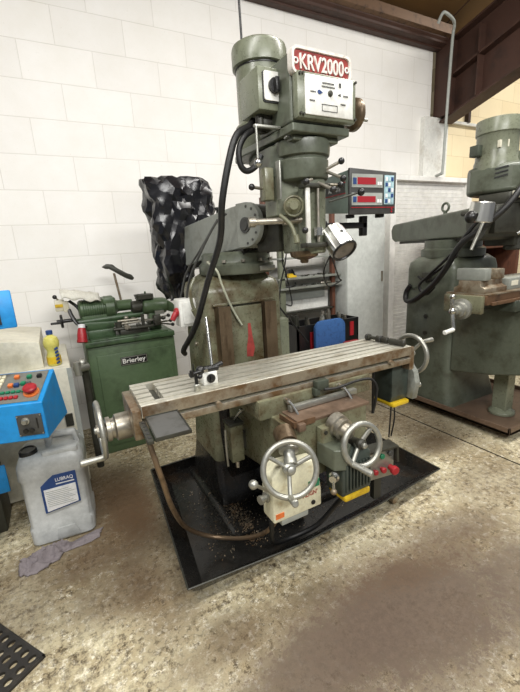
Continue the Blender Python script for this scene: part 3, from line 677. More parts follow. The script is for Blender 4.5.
# coolant / way lube pump on the left of the knee
lp = thing('oil_pump',(.62,1.5,.25),'small dark lubrication pump with a bright lever mounted left of the knee','oil pump')
MB().box(.592,.655,1.46,1.53,.37,.55,bev=.006).build('reservoir','greenold',lp)
MB().box(.588,.659,1.455,1.535,.55,.565,bev=.003).build('pump_top','cast',lp)
mb = MB(); mb.tube([(.625,1.49,.56),(.632,1.46,.60),(.645,1.43,.635)],.006); mb.box(.628,.672,1.415,1.435,.634,.645,bev=.003); mb.build('pull_lever','chrome',lp)
mb = MB(); mb.tube([(.572,1.47,.54),(.570,1.47,.45),(.572,1.47,.36)],.005); mb.build('side_rod','alu',lp)
MB().cyl((.62,1.47,.34),(.62,1.47,.37),.010).build('drain_plug','chrome',lp)
MB().box(.655,.676,1.48,1.51,.42,.50).build('mounting_arm','cast',lp)

# rod standing behind the table (gib rod)
# ---- drip pan
pan = thing('drip_tray',(.98,1.65,0),'large black oily steel drip tray under the centre milling machine','drip tray')
A,B,C_,D = (.258,1.185),(1.70,1.20),(1.70,2.12),(.33,2.10)
outerz = [.095,.085,.088,.095,.095,.095]
def inset(p,q): return p
outer = [A,(.74,1.158),(1.22,1.166),B,C_,D]; cen = V((sum(p[0] for p in outer)/4, sum(p[1] for p in outer)/4))
def sc(p,k): v = V(p)-cen; v2 = v.copy(); L = v.length; return tuple(cen+v*(1-k/L))
ring_o = [(p[0],p[1],z) for p,z in zip(outer,outerz)]; ring_i = [(*sc(p,.006),z) for p,z in zip(outer,outerz)]; NO = 6
bi = [(*sc(p,.10),.022) for p in outer]; bo = [(*sc(p,.075),.016) for p in outer]
mb = MB(); vs = ring_o+ring_i+bi+bo; fs = []
for i in range(NO):
    j = (i+1)%NO; fs += [(i,j,NO+j,NO+i),(NO+i,NO+j,2*NO+j,2*NO+i),(j,i,3*NO+i,3*NO+j)]
fs += [tuple(range(2*NO,3*NO)),tuple(range(3*NO,4*NO))[::-1]]; mb.poly(vs,fs); mb.build('pan','darkoil',pan,ang=15)
mb = MB()
for i in range(NO): mb.tube([ring_o[i],ring_o[(i+1)%NO]],.0035,1,6)
mb.build('rolled_rim','steel' if False else 'cast',pan)
for x,y in ((.5,1.35),(1.5,1.35),(1.5,1.95),(.5,1.95)): MB().box(x-.03,x+.03,y-.03,y+.03,0,.018).build('foot','cast',pan)
MB().cyl((1.36,1.235,.03),(1.36,1.20,.03),.018).build('drain_plug','rustedge',pan)
# swarf: loose chips that nobody could count
mb = MB(); random.seed(3)
for i in range(1500):
    if random.random()<.55: t = random.random(); x = .63+.0*t+random.gauss(0,.022); y = 1.80-.46*t+random.gauss(0,.02)
    else: x = random.uniform(.42,1.5); y = random.uniform(1.30,1.9)
    s_ = random.uniform(.002,.006); z = .042 if (.55<x<1.16 and 1.40<y<2.08) else .0235
    a = random.uniform(0,PI); c_, d_ = math.cos(a)*s_, math.sin(a)*s_
    mb.poly([(x-c_,y-d_,z),(x+d_*.5,y-c_*.5,z+.001),(x+c_,y+d_,z+.003),(x-d_*.5,y+c_*.5,z+.002)],[(0,1,2,3)])
tag(mb.build('metal_swarf','rustedge'),'scattered metal swarf and chips lying in the black drip tray','swarf',kind='stuff')

# conduit from table to pan
mb = MB(); mb.tube([(.20,1.25,.72),(.205,1.21,.66),(.222,1.20,.56),(.25,1.24,.42),(.31,1.35,.24),(.385,1.40,.13),(.47,1.38,.085),(.55,1.28,.12),(.60,1.18,.20),(.63,1.12,.30)],.0095,12,12)
tag(mb.build('metal_conduit','hose'),'brown flexible conduit looping from the table end down into the drip tray','hose')
# black hose lying in the tray
mb = MB(); mb.tube([(.60,1.13,.29),(.64,1.20,.12),(.74,1.24,.06),(.86,1.20,.10),(.93,1.14,.22),(.95,1.08,.32)],.011,12,12)
tag(mb.build('feed_cable','rubber'),'thick black cable sagging between the two front feed boxes over the tray','cable')

# table tray at left end
ty = thing('parts_tray',(.27,1.3,.735),'small grey flat metal tray fixed under the left end of the milling table','tray')
TT = Matrix.Translation((.252,1.152,.783))@Matrix.Rotation(math.radians(-2),4,'Z')@Matrix.Rotation(math.radians(2),4,'X')
mb = MB().at(TT); mb.prism(rrect(-.054,.054,-.082,.082,.008),'z',-.004,.003); mb.build('plate','traygrey',ty)
mb = MB().at(TT)
for x0,x1,y0,y1 in ((-.056,.056,-.085,-.081),(-.056,.056,.081,.085),(-.056,-.052,-.083,.083),(.052,.056,-.083,.083)): mb.box(x0,x1,y0,y1,-.006,.007,bev=.001)
mb.build('rim','cast',ty)
mb = MB().at(TT); mb.box(-.078,-.058,-.075,.075,-.016,-.002,bev=.003); mb.build('side_rail','cast',ty)
for k in range(5): MB().at(TT).box(-.073,-.063,-.060+k*.028,-.045+k*.028,-.002,-.0008).build('slot','black',ty)
mb = MB(); mb.cyl((.235,1.20,.775),(.235,1.243,.770),.008); mb.build('bracket','cast',ty)

# magnetic base indicator on the table
mg = thing('magnetic_base',(.47,1.33,.824),'white faced magnetic base with round black dial standing on the left of the milling table','magnetic base')
mb = MB(); mb.box(.442,.500,1.315,1.36,.824,.872,bev=.003); mb.build('block','white',mg)
mb = MB(); mb.cyl((.471,1.316,.850),(.471,1.308,.850),.017); mb.box(.467,.475,1.300,1.309,.838,.862,bev=.001); mb.build('magnet_switch','black',mg)
mb = MB(); mb.cyl((.435,1.335,.882),(.51,1.335,.882),.0125); mb.cyl((.50,1.335,.887),(.53,1.335,.895),.009); mb.sph((.44,1.335,.882),.018); mb.build('swivel_clamp','black',mg)
mb = MB(); mb.box(.445,.462,1.31,1.316,.877,.888); mb.build('bright_screw','chrome',mg)
mb = MB(); mb.cyl((.490,1.34,.885),(.505,1.40,1.070),.0058); mb.build('upright_rod','chrome',mg)
ed = thing('edge_finder',(.41,1.30,.824),'small silver and black knurled tool standing beside the magnetic base','tool')
mb = MB(); mb.lathe((.405,1.285,.824),(0,0,1),[(.011,0),(.012,.002),(.012,.022),(.009,.026)]); mb.build('base','alu',ed)
mb = MB(); mb.cyl((.405,1.285,.85),(.404,1.287,.885),.0065); mb.cyl((.38,1.287,.888),(.425,1.287,.893),.007); mb.cyl((.388,1.28,.88),(.388,1.28,.905),.007); mb.cyl((.40,1.287,.89),(.398,1.287,.925),.0025); mb.sph((.418,1.28,.876),.009); mb.build('clamp','black',ed)

# collet chuck pieces on right end of the table
mb = MB(); mb.lathe((1.415,1.14+.10,.842),(-.0,1,0),[(.010,0),(.0145,.004),(.015,.09),(.013,.095)],20)
a_ = thing('boring_bar',(1.41,1.31,.824),'dark grey cylindrical tool shank lying across the right end of the table','tool')
mb = MB(); mb.lathe((1.43,1.235,.840),(-.10,1,0),[(.010,0),(.0145,.004),(.015,.085),(.010,.09)],20); mb.build('shank','cast',a_)
b_ = thing('collet_holder',(1.39,1.42,.824),'grey stepped collet holder lying behind the cylindrical shank on the table','tool')
mb = MB(); mb.lathe((1.42,1.33,.840),(-.12,1,0),[(.010,0),(.0155,.004),(.0155,.03),(.011,.034),(.011,.045),(.0155,.048),(.0155,.07),(.009,.075),(.009,.11),(.016,.113),(.016,.135),(.010,.14)],20); mb.build('body','cast',b_)
for c in ((1.418,1.37,.840),(1.405,1.45,.840)): MB().lathe(c,(-.12,1,0),[(.0175,0),(.0175,.010)],20).build('knurled_ring','darkgrey',b_)

# ---- digital readout
dr = thing('digital_readout',(1.30,1.42,1.40),'grey digital readout box with two red number displays on a black arm','display')
DT = Matrix.Translation((1.308,1.335,1.532))@Matrix.Rotation(math.radians(-3),4,'Z')
mb = MB().at(DT); mb.prism([(-.128,-.094),(.132,-.092),(.134,.084),(-.128,.096)],'y',.0,.012,bev=.003); bz = mb.build('bezel','darkgrey',dr)
mb = MB().at(DT); mb.prism([(.012,-.088),(.19,-.07),(.19,.085),(.012,.090)],'x',-.128,.128,bev=.006); cs = mb.build('case','drogrey',dr)
for z0,z1 in ((.018,.072),(-.055,-.004)):
    p_ = MB().at(DT).box(-.118,.052,-.003,.001,z0,z1).build('display_panel','grey',bz)
    MB().at(DT).box(-.088,.012,-.005,-.002,z0+.012,z1-.014).build('red_number_display','redled',p_)
    MB().at(DT).box(-.112,-.094,-.005,-.002,z0+.012,z1-.016).build('axis_key','navy',p_)
    mb = MB().at(DT); mb.box(.022,.032,-.005,-.002,z0+.01,z0+.024); mb.box(.036,.046,-.005,-.002,z0+.01,z0+.024); mb.build('key','label',p_)
kp_ = MB().at(DT).box(.064,.118,-.003,.001,-.052,.07).build('keypad','cyan',bz)
for i in range(3):
    for j in range(5):
        MB().at(DT).box(.068+i*.0165,.080+i*.0165,-.006,-.002,-.046+j*.023,-.030+j*.023).build('key',('navy','label','cyan')[(i+j)%3],kp_)
MB().at(DT).box(-.120,.124,-.003,.0,-.066,-.063).build('red_line','red',bz)
text('lettering','ACU-RITE',.012,'label',bz,(1.19,1.348,1.443),(math.cos(.052),-math.sin(.052),0),(0,0,1),.0005,.045)
for x,z in ((.108,-.072),(.108,-.083)): MB().at(DT).cyl((x,0,z),(x,-.004,z),.004,seg=10).build('lamp','red',bz)
bd = MB().at(DT).box(-.1312,-.127,.03,.17,.0,.04).build('side_band','darkgrey',cs)
mb = MB().at(DT); mb.box(-.1325,-.127,.028,.172,.040,.044); mb.box(-.1325,-.127,.028,.172,-.004,.0); mb.build('red_line','red',cs)
side = DT.to_3x3() @ V((0,-1,0))
text('side_lettering','ACURITE',.022,'label',bd,DT@V((-.1315,.15,.012)),side,(0,0,1),.0004,.09)
for x in (-.09,.08): MB().at(DT).box(x-.015,x+.015,.03,.06,-.105,-.088,bev=.003).build('foot','black',cs)
mb = MB(); mb.box(1.10,1.36,1.42,1.45,1.385,1.412,bev=.003); mb.cyl((1.345,1.435,1.41),(1.345,1.435,1.44),.02); mb.box(1.33,1.36,1.42,1.45,1.35,1.412,bev=.004); mb.build('support_arm','black',dr)
# ---- work lamp
wl = thing('work_lamp',(1.08,1.3,1.31),'ribbed bright aluminium machine lamp pointing down right of the quill','lamp')
ax = V((.03,-.68,-.66)).normalized(); c0 = V((1.04,1.30,1.372)); u = ax.orthogonal().normalized(); w_ = ax.cross(u)
pts = []
N = 48
mb = MB()
b2pts = []
for t,rr in ((0,.036),(.008,.046),(.105,.050),(.118,.052)):
    for i in range(N):
        a = 2*PI*i/N; r_ = rr*(1+(.09 if (i//3)%2 else 0)) if 0 < t < .11 else rr
        b2pts.append(c0+ax*t+(u*math.cos(a)+w_*math.sin(a))*r_)
fs = [(k*N+i,k*N+(i+1)%N,(k+1)*N+(i+1)%N,(k+1)*N+i) for k in range(3) for i in range(N)]+[tuple(range(N))[::-1]]
mb.poly(b2pts,fs); ls_ = mb.build('lamp_shade','polish',wl,ang=25)
MB().lathe(c0+ax*.112,ax,[(.048,0),(.044,.004),(0,.006)],36).build('lens','lense',wl)
MB().torus(c0+ax*.118,ax,.049,.005,40,8).build('rim','black',wl)
mb = MB(); mb.tube([c0,c0-ax*.03,(1.06,1.36,1.41),(1.12,1.43,1.40)],.009); mb.build('arm','black',wl)
mb = MB(); mb.tube([(1.12,1.43,1.39),(1.17,1.46,1.28),(1.25,1.50,1.16),(1.28,1.52,1.14),(1.20,1.52,1.12),(1.16,1.50,1.20),(1.20,1.47,1.30),(1.25,1.45,1.39)],.0035,10,8)
tag(mb.build('display_cable','rubber'),'thin black cable looping below the lamp and display arm','cable')

mb = MB(); mb.tube([(1.49,2.40,1.42),(1.515,2.45,1.22),(1.54,2.45,1.135),(1.585,2.45,.905),(1.53,2.45,.90)],.005,10,8)
tag(mb.build('hanging_cable','rubber'), 'thin black cable hanging straight down in front of the pale grey cabinet edge', 'cable')
mb = MB(); mb.tube([(1.55,2.42,1.42),(1.54,2.45,1.22),(1.51,2.47,1.08),(1.48,2.47,.93),(1.44,2.47,.74)],.005,10,8)
tag(mb.build('hanging_cable','rubber'), 'thin black cable crossing the other hanging cable and dropping towards the blue chair', 'cable')
# isolator on left of column
iso = thing('isolator_box',(.59,1.87,.95),'white electrical isolator box with red plug on the left of the column','switch box')
MB().box(.535,.640,1.86,1.95,.955,1.095,bev=.006).build('box','white',iso)
MB().box(.550,.625,1.852,1.862,.97,1.08,bev=.003).build('cover','white',iso)
mb = MB(); mb.lathe((.535,1.89,1.03),(-1,0,.15),[(.022,0),(.024,.01),(.018,.018)]); mb.build('socket','red',iso)
mb = MB(); mb.lathe((.512,1.88,1.015),(-.6,-.1,-1),[(.013,-.02),(.015,.0),(.012,.024)]); mb.build('plug','red',iso)

# ---- black bag over the back of the ram
def bag():
    from mathutils import noise as nz
    mb = MB(); b2 = bmesh.new(); N, K = 44, 26; rings = []
    secs = [(1.735,.60,.86,2.28,2.42),(1.735,.52,.92,2.20,2.48),(1.66,.530,.93,2.17,2.50),(1.55,.545,.94,2.16,2.50),(1.45,.555,.92,2.16,2.50),(1.32,.565,.86,2.17,2.50),(1.22,.575,.78,2.18,2.48),(1.12,.59,.74,2.20,2.44),(1.05,.61,.72,2.22,2.40)]
    rr = random.Random(4)
    for k in range(K):
        t = k/(K-1)*(len(secs)-1); i = min(int(t),len(secs)-2); f = t-i
        z,x0,x1,y0,y1 = [a+(b-a)*f for a,b in zip(secs[i],secs[i+1])]
        ring = []
        for j in range(N):
            a = 2*PI*(j+.5*(k%2))/N; c,s_ = math.cos(a), math.sin(a); q = (abs(c)**4+abs(s_)**4)**(-1/4)
            p = V(((x0+x1)/2+(x1-x0)/2*c*q,(y0+y1)/2+(y1-y0)/2*s_*q,z))
            v1 = nz.voronoi(V((p.x*7,p.y*7,p.z*5)))[0]; v2 = nz.voronoi(V((p.x*15+4,p.y*15,p.z*11)))[0]
            d = .075*(v1[1]-v1[0])+.035*(v2[1]-v2[0])-.035+.012*math.sin(p.x*60+p.z*9)*nz.noise(p*3)
            if k < 2: d *= .3
            p += V((c,s_,0))*d+V((rr.uniform(-1,1),0,rr.uniform(-1,1)))*.005
            ring.append(b2.verts.new(p))
        rings.append(ring)
    for A_,B_ in zip(rings,rings[1:]):
        for j in range(N): b2.faces.new((A_[j],B_[j],B_[(j+1)%N],A_[(j+1)%N]))
    b2.faces.new(rings[0]); b2.faces.new(rings[-1][::-1])
    bmesh.ops.triangulate(b2, faces=b2.faces[:])
    bmesh.ops.recalc_face_normals(b2, faces=b2.faces[:])
    mb._merge(b2); return mb
o = tag(bag().build('plastic_cover_bag','bag',ang=22),'crumpled shiny black plastic bag covering the rear end of the ram','plastic bag')

# ================================================================== TOOL GRINDER on green cabinet
tg = thing('tool_grinder',(.41,2.85,0),'green tool grinding machine on a cabinet with Brierley name plate against the wall','grinding machine')
mb = MB(); mb.box(.125,.70,2.63,3.08,0,.765,bev=.012); cb = mb.build('cabinet','brierley',tg)
MB().box(.175,.665,2.622,2.632,.06,.70,bev=.004).build('front_panel','brierley',cb)
MB().box(.685,.70,2.64,3.06,.05,.72).build('side_panel','brierley',cb)
nb = MB().box(.318,.492,2.616,2.624,.612,.668,bev=.003).build('name_badge','black',cb)
mb = MB()
for x0,x1,z0,z1 in ((.320,.490,.614,.617),(.320,.490,.663,.666),(.320,.323,.614,.666),(.487,.490,.614,.666)): mb.box(x0,x1,2.6145,2.6165,z0,z1)
mb.build('badge_border','alu',nb)
text('raised_lettering','Brierley',.045,'white',nb,(.330,2.6155,.626),(1,0,0),(0,0,1),.0012,.150)
mb = MB(); mb.box(.12,.70,2.61,3.08,.765,.80,bev=.006); mb.box(.16,.66,2.62,2.70,.795,.81,bev=.003); mb.build('bed','briplate',tg)
GM = Matrix.Translation((.43,0,.80))@Matrix.Diagonal((1.17,1,.86,1))@Matrix.Translation((-.43,0,-.80))
def GB():
    m = MB(); m.at(GM); return m
mb = GB(); mb.box(.19,.34,2.70,2.95,.80,.87,bev=.008); mb.prism([(.18,.87),(.42,.87),(.42,.91),(.18,.93)],'y',2.74,2.90,bev=.005); mb.cyl((.15,2.80,.93),(.52,2.80,.94),.03); mb.build('cross_slide','briplate',tg)
mb = GB(); mb.lathe((.17,2.84,1.02),(1,0,0),[(.06,0),(.075,.01),(.075,.14),(.09,.145),(.09,.19),(.07,.20),(.05,.21),(.045,.22),(.045,.30)],36); mb.box(.18,.34,2.78,2.90,.88,1.0,bev=.01)
gm = mb.build('grinding_motor','brierley',tg)
for k in range(11): GB().torus((.195+k*.012,2.84,1.02),(1,0,0),.076,.0025,32,6).build('cooling_rib','briplate',gm)
GB().box(.30,.37,2.76,2.92,1.05,1.10,bev=.008).build('terminal_box','brierley',gm)
mb = GB(); mb.lathe((.52,2.80,1.0),(1,0,-.1),[(.05,0),(.065,.006),(.068,.02),(.068,.13),(.06,.145),(.04,.15)],36); mb.box(.55,.62,2.76,2.84,.80,.96,bev=.008); mb.build('work_head','brierley',tg)
mb = GB(); mb.lathe((.455,2.80,1.0),(1,0,0),[(.03,0),(.05,.005),(.052,.05),(.04,.07)],28); mb.build('grinding_wheel','cast',tg)
mb = GB(); mb.prism([(.50,2.74),(.58,2.74),(.59,2.76),(.585,2.83),(.49,2.83)],'z',1.06,1.10); mb.prism([(.485,1.10),(.565,1.10),(.555,1.03),(.50,1.03)],'y',2.77,2.83); mb.build('wheel_guard','darkgrey' if False else 'cast',tg,bev=.003)
mb = GB(); mb.prism([(.665,1.04),(.70,1.01),(.745,.93),(.70,.925),(.655,.95)],'y',2.76,2.82,bev=.008); mb.build('tail_guard','brierley',tg)
mb = GB(); mb.box(.36,.52,2.66,2.80,.81,.85,bev=.005); mb.box(.40,.55,2.64,2.72,.85,.865,bev=.003); mb.cyl((.33,2.68,.86),(.45,2.66,.86),.014); mb.cyl((.36,2.70,.85),(.36,2.70,.91),.018); mb.cyl((.50,2.70,.85),(.50,2.70,.95),.010); mb.box(.56,.60,2.66,2.72,.85,.93,bev=.005); mb.build('fixture','cast',tg)
mb = GB(); mb.tube([(.44,2.80,.88),(.45,2.76,.92),(.48,2.72,.90)],.008); mb.cyl((.41,2.72,.81),(.41,2.72,.93),.008); mb.sph((.41,2.72,.935),.014); mb.build('fixture_levers','steel',tg)
for p,q in (((.60,2.74,.90),(.655,2.70,.915)),((.60,2.74,.86),(.665,2.70,.87)),((.62,2.78,.84),(.68,2.72,.83))): ballrod('lever',tg,p,q,.006,.013)
mb = GB(); mb.box(.58,.635,2.715,2.735,.93,.96); mb.build('bright_plate','alu',tg)
mb = GB(); mb.box(.34,.60,2.70,2.76,.885,.90,bev=.002); mb.cyl((.36,2.72,.915),(.47,2.71,.915),.010); mb.cyl((.40,2.69,.87),(.40,2.64,.87),.016); mb.build('steel_slide','steel',tg)
for x,z in ((.47,.87),(.53,.885),(.62,.90)): GB().lathe((x,2.70,z),(0,-1,0),[(.014,0),(.014,.015),(.008,.018),(.008,.04)],16).build('adjusting_knob','cast',tg)
# handwheel on left and gauge head
mb = GB(); mb.torus((.075,2.80,.955),(1,0,0),.045,.007,28,8); mb.cyl((.05,2.80,.955),(.15,2.80,.955),.014); mb.cyl((.02,2.80,.945),(.075,2.79,.945),.009); mb.box(.07,.08,2.758,2.842,.95,.96); mb.build('handwheel','black',tg)
mb = GB(); mb.box(.055,.105,2.80,2.86,1.03,1.115,bev=.005); mb.box(.095,.125,2.79,2.86,1.02,1.10,bev=.006); gb_ = mb.build('gauge_head','beige',tg)
GB().box(.056,.100,2.796,2.801,1.062,1.085).build('yellow_label','yellow',gb_)
mb = GB(); mb.tube([(.12,2.80,1.04),(.13,2.78,.99),(.15,2.75,.93),(.19,2.72,.90)],.011); mb.tube([(.13,2.84,1.10),(.17,2.82,1.04),(.19,2.80,.96)],.010); mb.build('arm','black',tg)
ballrod('lever',tg,(.08,2.83,1.11),(.062,2.82,1.14),.005,.014)
mb = GB(); mb.cyl((.42,2.90,1.03),(.40,2.90,1.28),.007); mb.build('stand_rod','rustedge',tg)
# rest / curved arm
mb = MB().at(Matrix.Translation((.055,0,-.005))); mb.prism([(.265,1.265),(.30,1.285),(.335,1.280),(.36,1.255),(.42,1.215),(.455,1.200),(.470,1.175),(.455,1.160),(.42,1.175),(.375,1.205),(.335,1.235),(.31,1.25),(.29,1.25)],'y',2.87,2.93,bev=.006); mb.build('tool_rest','cast',tg)
MB().cyl((.57,2.80,1.02),(.57,2.80,1.075),.006).build('oiler','briplate',tg)
# red industrial plug hanging on grinder
rp = thing('red_industrial_plug',(.16,2.66,.90),'red industrial plug with white collar hanging on the left of the green grinder','plug')
mb = MB(); mb.lathe((.115,2.67,.85),(-.12,-.25,-1),[(.020,-.045),(.025,-.03),(.029,0),(.029,.03),(.032,.032),(.032,.050),(.028,.052)],28); mb.build('body','red',rp)
mb = MB(); mb.lathe((.115,2.67,.85),(-.12,-.25,-1),[(.014,-.068),(.022,-.064),(.022,-.043)],28); mb.build('collar','label',rp)
# white cloth on the motor
mb = MB(); b2 = bmesh.new(); g = []
for i in range(15):
    r_ = []
    for j in range(9):
        x = .035+i*.0165; y = 2.74+j*.02; z = 1.125-.22*max(0,(x-.08))+.010*math.sin(i*1.1+j)+(.0 if j>1 else -.02*(2-j))
        r_.append(b2.verts.new((x,y,z)))
    g.append(r_)
for i in range(14):
    for j in range(8): b2.faces.new((g[i][j],g[i+1][j],g[i+1][j+1],g[i][j+1]))
mb._merge(b2); o = mb.build('canvas_cloth','whitecloth',ang=80); md = o.modifiers.new('t','SOLIDIFY'); md.thickness = .008
tag(o,'white canvas cloth draped over the motor of the green grinder','cloth')

# ================================================================== LEFT SIDE: CNC pendant, cabinet, bottle, jerrycan
wc = thing('white_machine_cabinet',(-.4,2.6,0),'pale beige machine cabinet behind the blue control panel','cabinet')
MB().box(-.9,.015,2.32,3.02,.02,.745,bev=.012).build('body','beige',wc)
MB().prism([(-.9,.745),(-.9,.93),(-.30,.92),(-.115,.89),(-.115,.745)],'y',2.38,2.98,bev=.005).build('sloping_lid','beige',wc)
MB().box(-.008,.017,2.316,2.33,.30,.735).build('edge_strip','grey',wc)
MB().box(-.06,-.02,2.305,2.32,.40,.47).build('latch','cast',wc)
gp = thing('coolant_fittings',(.03,2.45,.6),'grey metal pipe fittings between the pale cabinet and green grinder','fittings')
mb = MB(); mb.cyl((.045,2.40,.70),(.10,2.46,.69),.026); mb.cyl((.05,2.40,.66),(.05,2.40,.74),.020); mb.sph((.08,2.45,.72),.026); mb.build('valve_body','alu',gp)
mb = MB(); mb.tube([(.08,2.46,.72),(.09,2.50,.60),(.085,2.50,.30),(.085,2.5,.0)],.022,8,12); mb.build('drain_pipe','cast',gp)
bt = thing('oil_bottle',(-.06,2.45,.747),'yellow waisted plastic bottle with blue cap standing behind the blue control panel','bottle')
BX,BY,BZ = -.060,2.40,.747
mb = MB(); mb.lathe((BX,BY,BZ),(0,0,1),[(.032,0),(.036,.006),(.036,.05),(.028,.075),(.030,.09),(.040,.115),(.041,.135),(.034,.158),(.015,.172),(.013,.18)],28); mb.build('body','oil',bt)
MB().lathe((BX,BY,BZ+.177),(0,0,1),[(.017,0),(.017,.02),(.014,.023)],20).build('cap','navy',bt)
mb = MB(); mb.lathe((BX,BY,BZ+.012),(0,0,1),[(.0368,0),(.0368,.040)],28); mb.build('label','yellow',bt)
mb = MB(); 
for k in range(5): mb.prism([(BX+.012,BZ+.01+k*.02),(BX+.03,BZ+.018+k*.02),(BX+.026,BZ+.028+k*.02),(BX+.010,BZ+.02+k*.02)],'y',BY-.038,BY-.028)
mb.build('blue_pattern','navy',bt)
cp = thing('control_panel',(-.2,1.85,.6),'blue machine control panel with sloping keyboard of coloured buttons at left','control panel')
PY = math.radians(-17)
PT = Matrix.Translation((-.115,1.70,0))@Matrix.Rotation(PY,4,'Z')     # local x right, y back; right front corner at origin
mb = MB().at(PT); mb.prism([(0,.607),(.275,.605),(.205,.85),(.0,.768)],'x',-.62,0)
cpb = mb.build('housing','blue',cp,bev=.006)
sl = math.atan2(.082,.205); n_ = V((0,-math.sin(sl),math.cos(sl)))
KT = PT@Matrix.Translation((0,0,.768))@Matrix.Rotation(sl,4,'X')
kp = MB().at(KT).box(-.61,-.018,.012,.208,.0,.0035,bev=.001).build('keyboard_plate','keygrey',cp)
def key(x,y,w,h,m_,t=.009,par=None): return MB().at(KT).box(x-w/2,x+w/2,y-h/2,y+h/2,.003,.003+t,bev=.0015).build('key',m_,kp)
for k in range(7): key(-.075-k*.0185-.03,.040,.014,.016,'red')
for k in range(7): key(-.085-k*.020,.075,.015,.013,'green_btn')
for x,y,m_ in ((-.075,.115,'darkgrey'),(-.098,.122,'green_btn'),(-.122,.115,'navy'),(-.145,.115,'orange'),(-.045,.165,'black'),(-.085,.165,'green_btn'),(-.135,.170,'orange')): key(x,y,.018,.018,m_,.014)
for i in range(4):
    for j in range(5): key(-.19-i*.018,.085+j*.024,.014,.018,'cream_key' if i<2 else 'cyan')
for i in range(12):
    for j in range(6): key(-.27-i*.022,.045+j*.026,.017,.019,('cyan','green_btn','cyan','cream_key')[(i+j)%4])
mb = MB().at(KT); mb.cyl((-.052,.062,.003),(-.052,.062,.010),.030); mb.build('yellow_ring','orange',kp)
mb = MB().at(KT); mb.lathe((-.052,.062,.003),(0,0,1),[(.014,0),(.014,.02),(.026,.022),(.027,.03),(.022,.036)]); mb.build('emergency_stop','red',kp)
fp_ = MB().at(PT).box(-.105,-.012,-.004,.002,.632,.722,bev=.001).build('override_panel','darkgrey',cp)
mb = MB().at(PT); mb.lathe((-.072,-.004,.697),(0,-1,0),[(.015,0),(.015,.004),(.010,.006),(.009,.02)]); mb.build('dial','alu',fp_)
mb = MB().at(PT); mb.cyl((-.078,-.004,.655),(-.078,-.012,.655),.009); mb.cyl((-.055,-.004,.655),(-.055,-.012,.655),.009); mb.box(-.033,-.028,-.006,-.003,.66,.705); mb.build('switches','black',fp_)
for x,z in ((-.101,.637),(-.016,.637),(-.101,.717),(-.016,.717)): MB().at(PT).cyl((x,-.004,z),(x,-.007,z),.003,seg=8).build('screw','alu',fp_)
mb = MB().at(PT); mb.box(-.50,-.40,.10,.20,0,.62); mb.build('pedestal','cast',cp)
bm_ = thing('screen_housing',(-.3,1.95,1.05),'bright blue screen housing cut off by the left edge above the control panel','monitor')
SM = Matrix.Translation((-.150,1.80,0))@Matrix.Rotation(math.radians(5),4,'Z')
MB().at(SM).prism([(0,1.065),(.20,1.09),(.20,1.20),(.02,1.215)],'x',-.50,0,bev=.006).build('housing','blue',bm_)
MB().at(SM).prism([(-.004,1.085),(.0,1.085),(.016,1.205),(.012,1.205)],'x',-.46,-.05).build('screen','black',bm_)
MB().at(SM).box(-.34,-.28,.08,.14,.80,1.08).build('support_post','cast',bm_)
# blue part of machine low at left
lb = thing('machine_base_box',(-.6,2.4,0),'blue enamelled machine base behind the jerrycan at the left edge','machine base')
MB().box(-.85,-.40,2.10,2.31,.0,.36,bev=.008).build('body','cast',lb)
MB().box(-.85,-.35,2.085,2.10,.22,.365,bev=.004).build('blue_panel','blue',lb)

# jerrycan
jc = thing('jerrycan',(-.14,2.0,0),'grey plastic jerrycan with black cap and blue bordered label on the floor','jerrycan')
JT = Matrix.Translation((-.146,1.868,0))@Matrix.Rotation(math.radians(-5),4,'Z')@Matrix.Diagonal((1.02,1,1.03,1))
mb = MB().at(JT); mb.loft([(.0,-.120,.120,.015,.225),(.012,-.136,.136,.0,.24),(.085,-.138,.138,-.002,.242),(.095,-.132,.132,.004,.236),(.33,-.134,.134,.002,.238),(.34,-.140,.140,-.002,.242),(.40,-.138,.138,.0,.24),(.435,-.125,.125,.015,.225),(.445,-.11,.11,.03,.21)],.035,6)
jb = mb.build('body','jug',jc,ang=40)
mb = MB().at(JT); mb.prism([(-.02,.435),(-.02,.49),(.01,.51),(.115,.50),(.13,.43),(.105,.43),(.098,.475),(.015,.485),(.005,.435)],'y',.10,.135,bev=.008); mb.build('carry_handle','jug',jb)
for y0,y1 in ((.015,.05),(.18,.22)): MB().at(JT).box(-.03,.12,y0,y1,.42,.455,bev=.012).build('shoulder_rib','jug',jb)
mb = MB().at(JT); mb.lathe((-.085,.07,.432),(0,-.1,1),[(.036,0),(.037,.006),(.037,.028),(.033,.034),(.028,.034),(.026,.030)],30); mb.build('screw_cap','black',jb)
mb = MB().at(JT); mb.prism([(-.055,.165),(.095,.185),(.095,.345),(.0,.345),(-.055,.30)],'y',-.0045,.006); lbp = mb.build('blue_label','navy',jb)
mb = MB().at(JT); mb.prism([(-.045,.172),(.087,.190),(.087,.285),(-.045,.282)],'y',-.0065,-.004); wlb = mb.build('white_label','label',jb)
mb = MB().at(JT)
for k in range(9): mb.box(-.038,.078-.012*(k%3),-.0072,-.0063,.196+k*.009,.1985+k*.009)
mb.build('small_print','grey',wlb)
JX = JT.to_3x3()@V((1,0,0)); text('label_lettering','LUBRAQ',.024,'label',lbp,JT@V((.008,-.0048,.312)),JX,(0,0,1),.0004,.075)
mb = MB().at(JT); mb.box(.008,.084,-.0052,-.0044,.297,.302); mb.build('faint_print','label',lbp)
mb = MB().at(JT); mb.prism([(-.03,.02),(.07,.02),(.055,.075),(-.02,.075)],'y',-.006,.002,bev=.002); mb.build('base_recess','jug',jb)

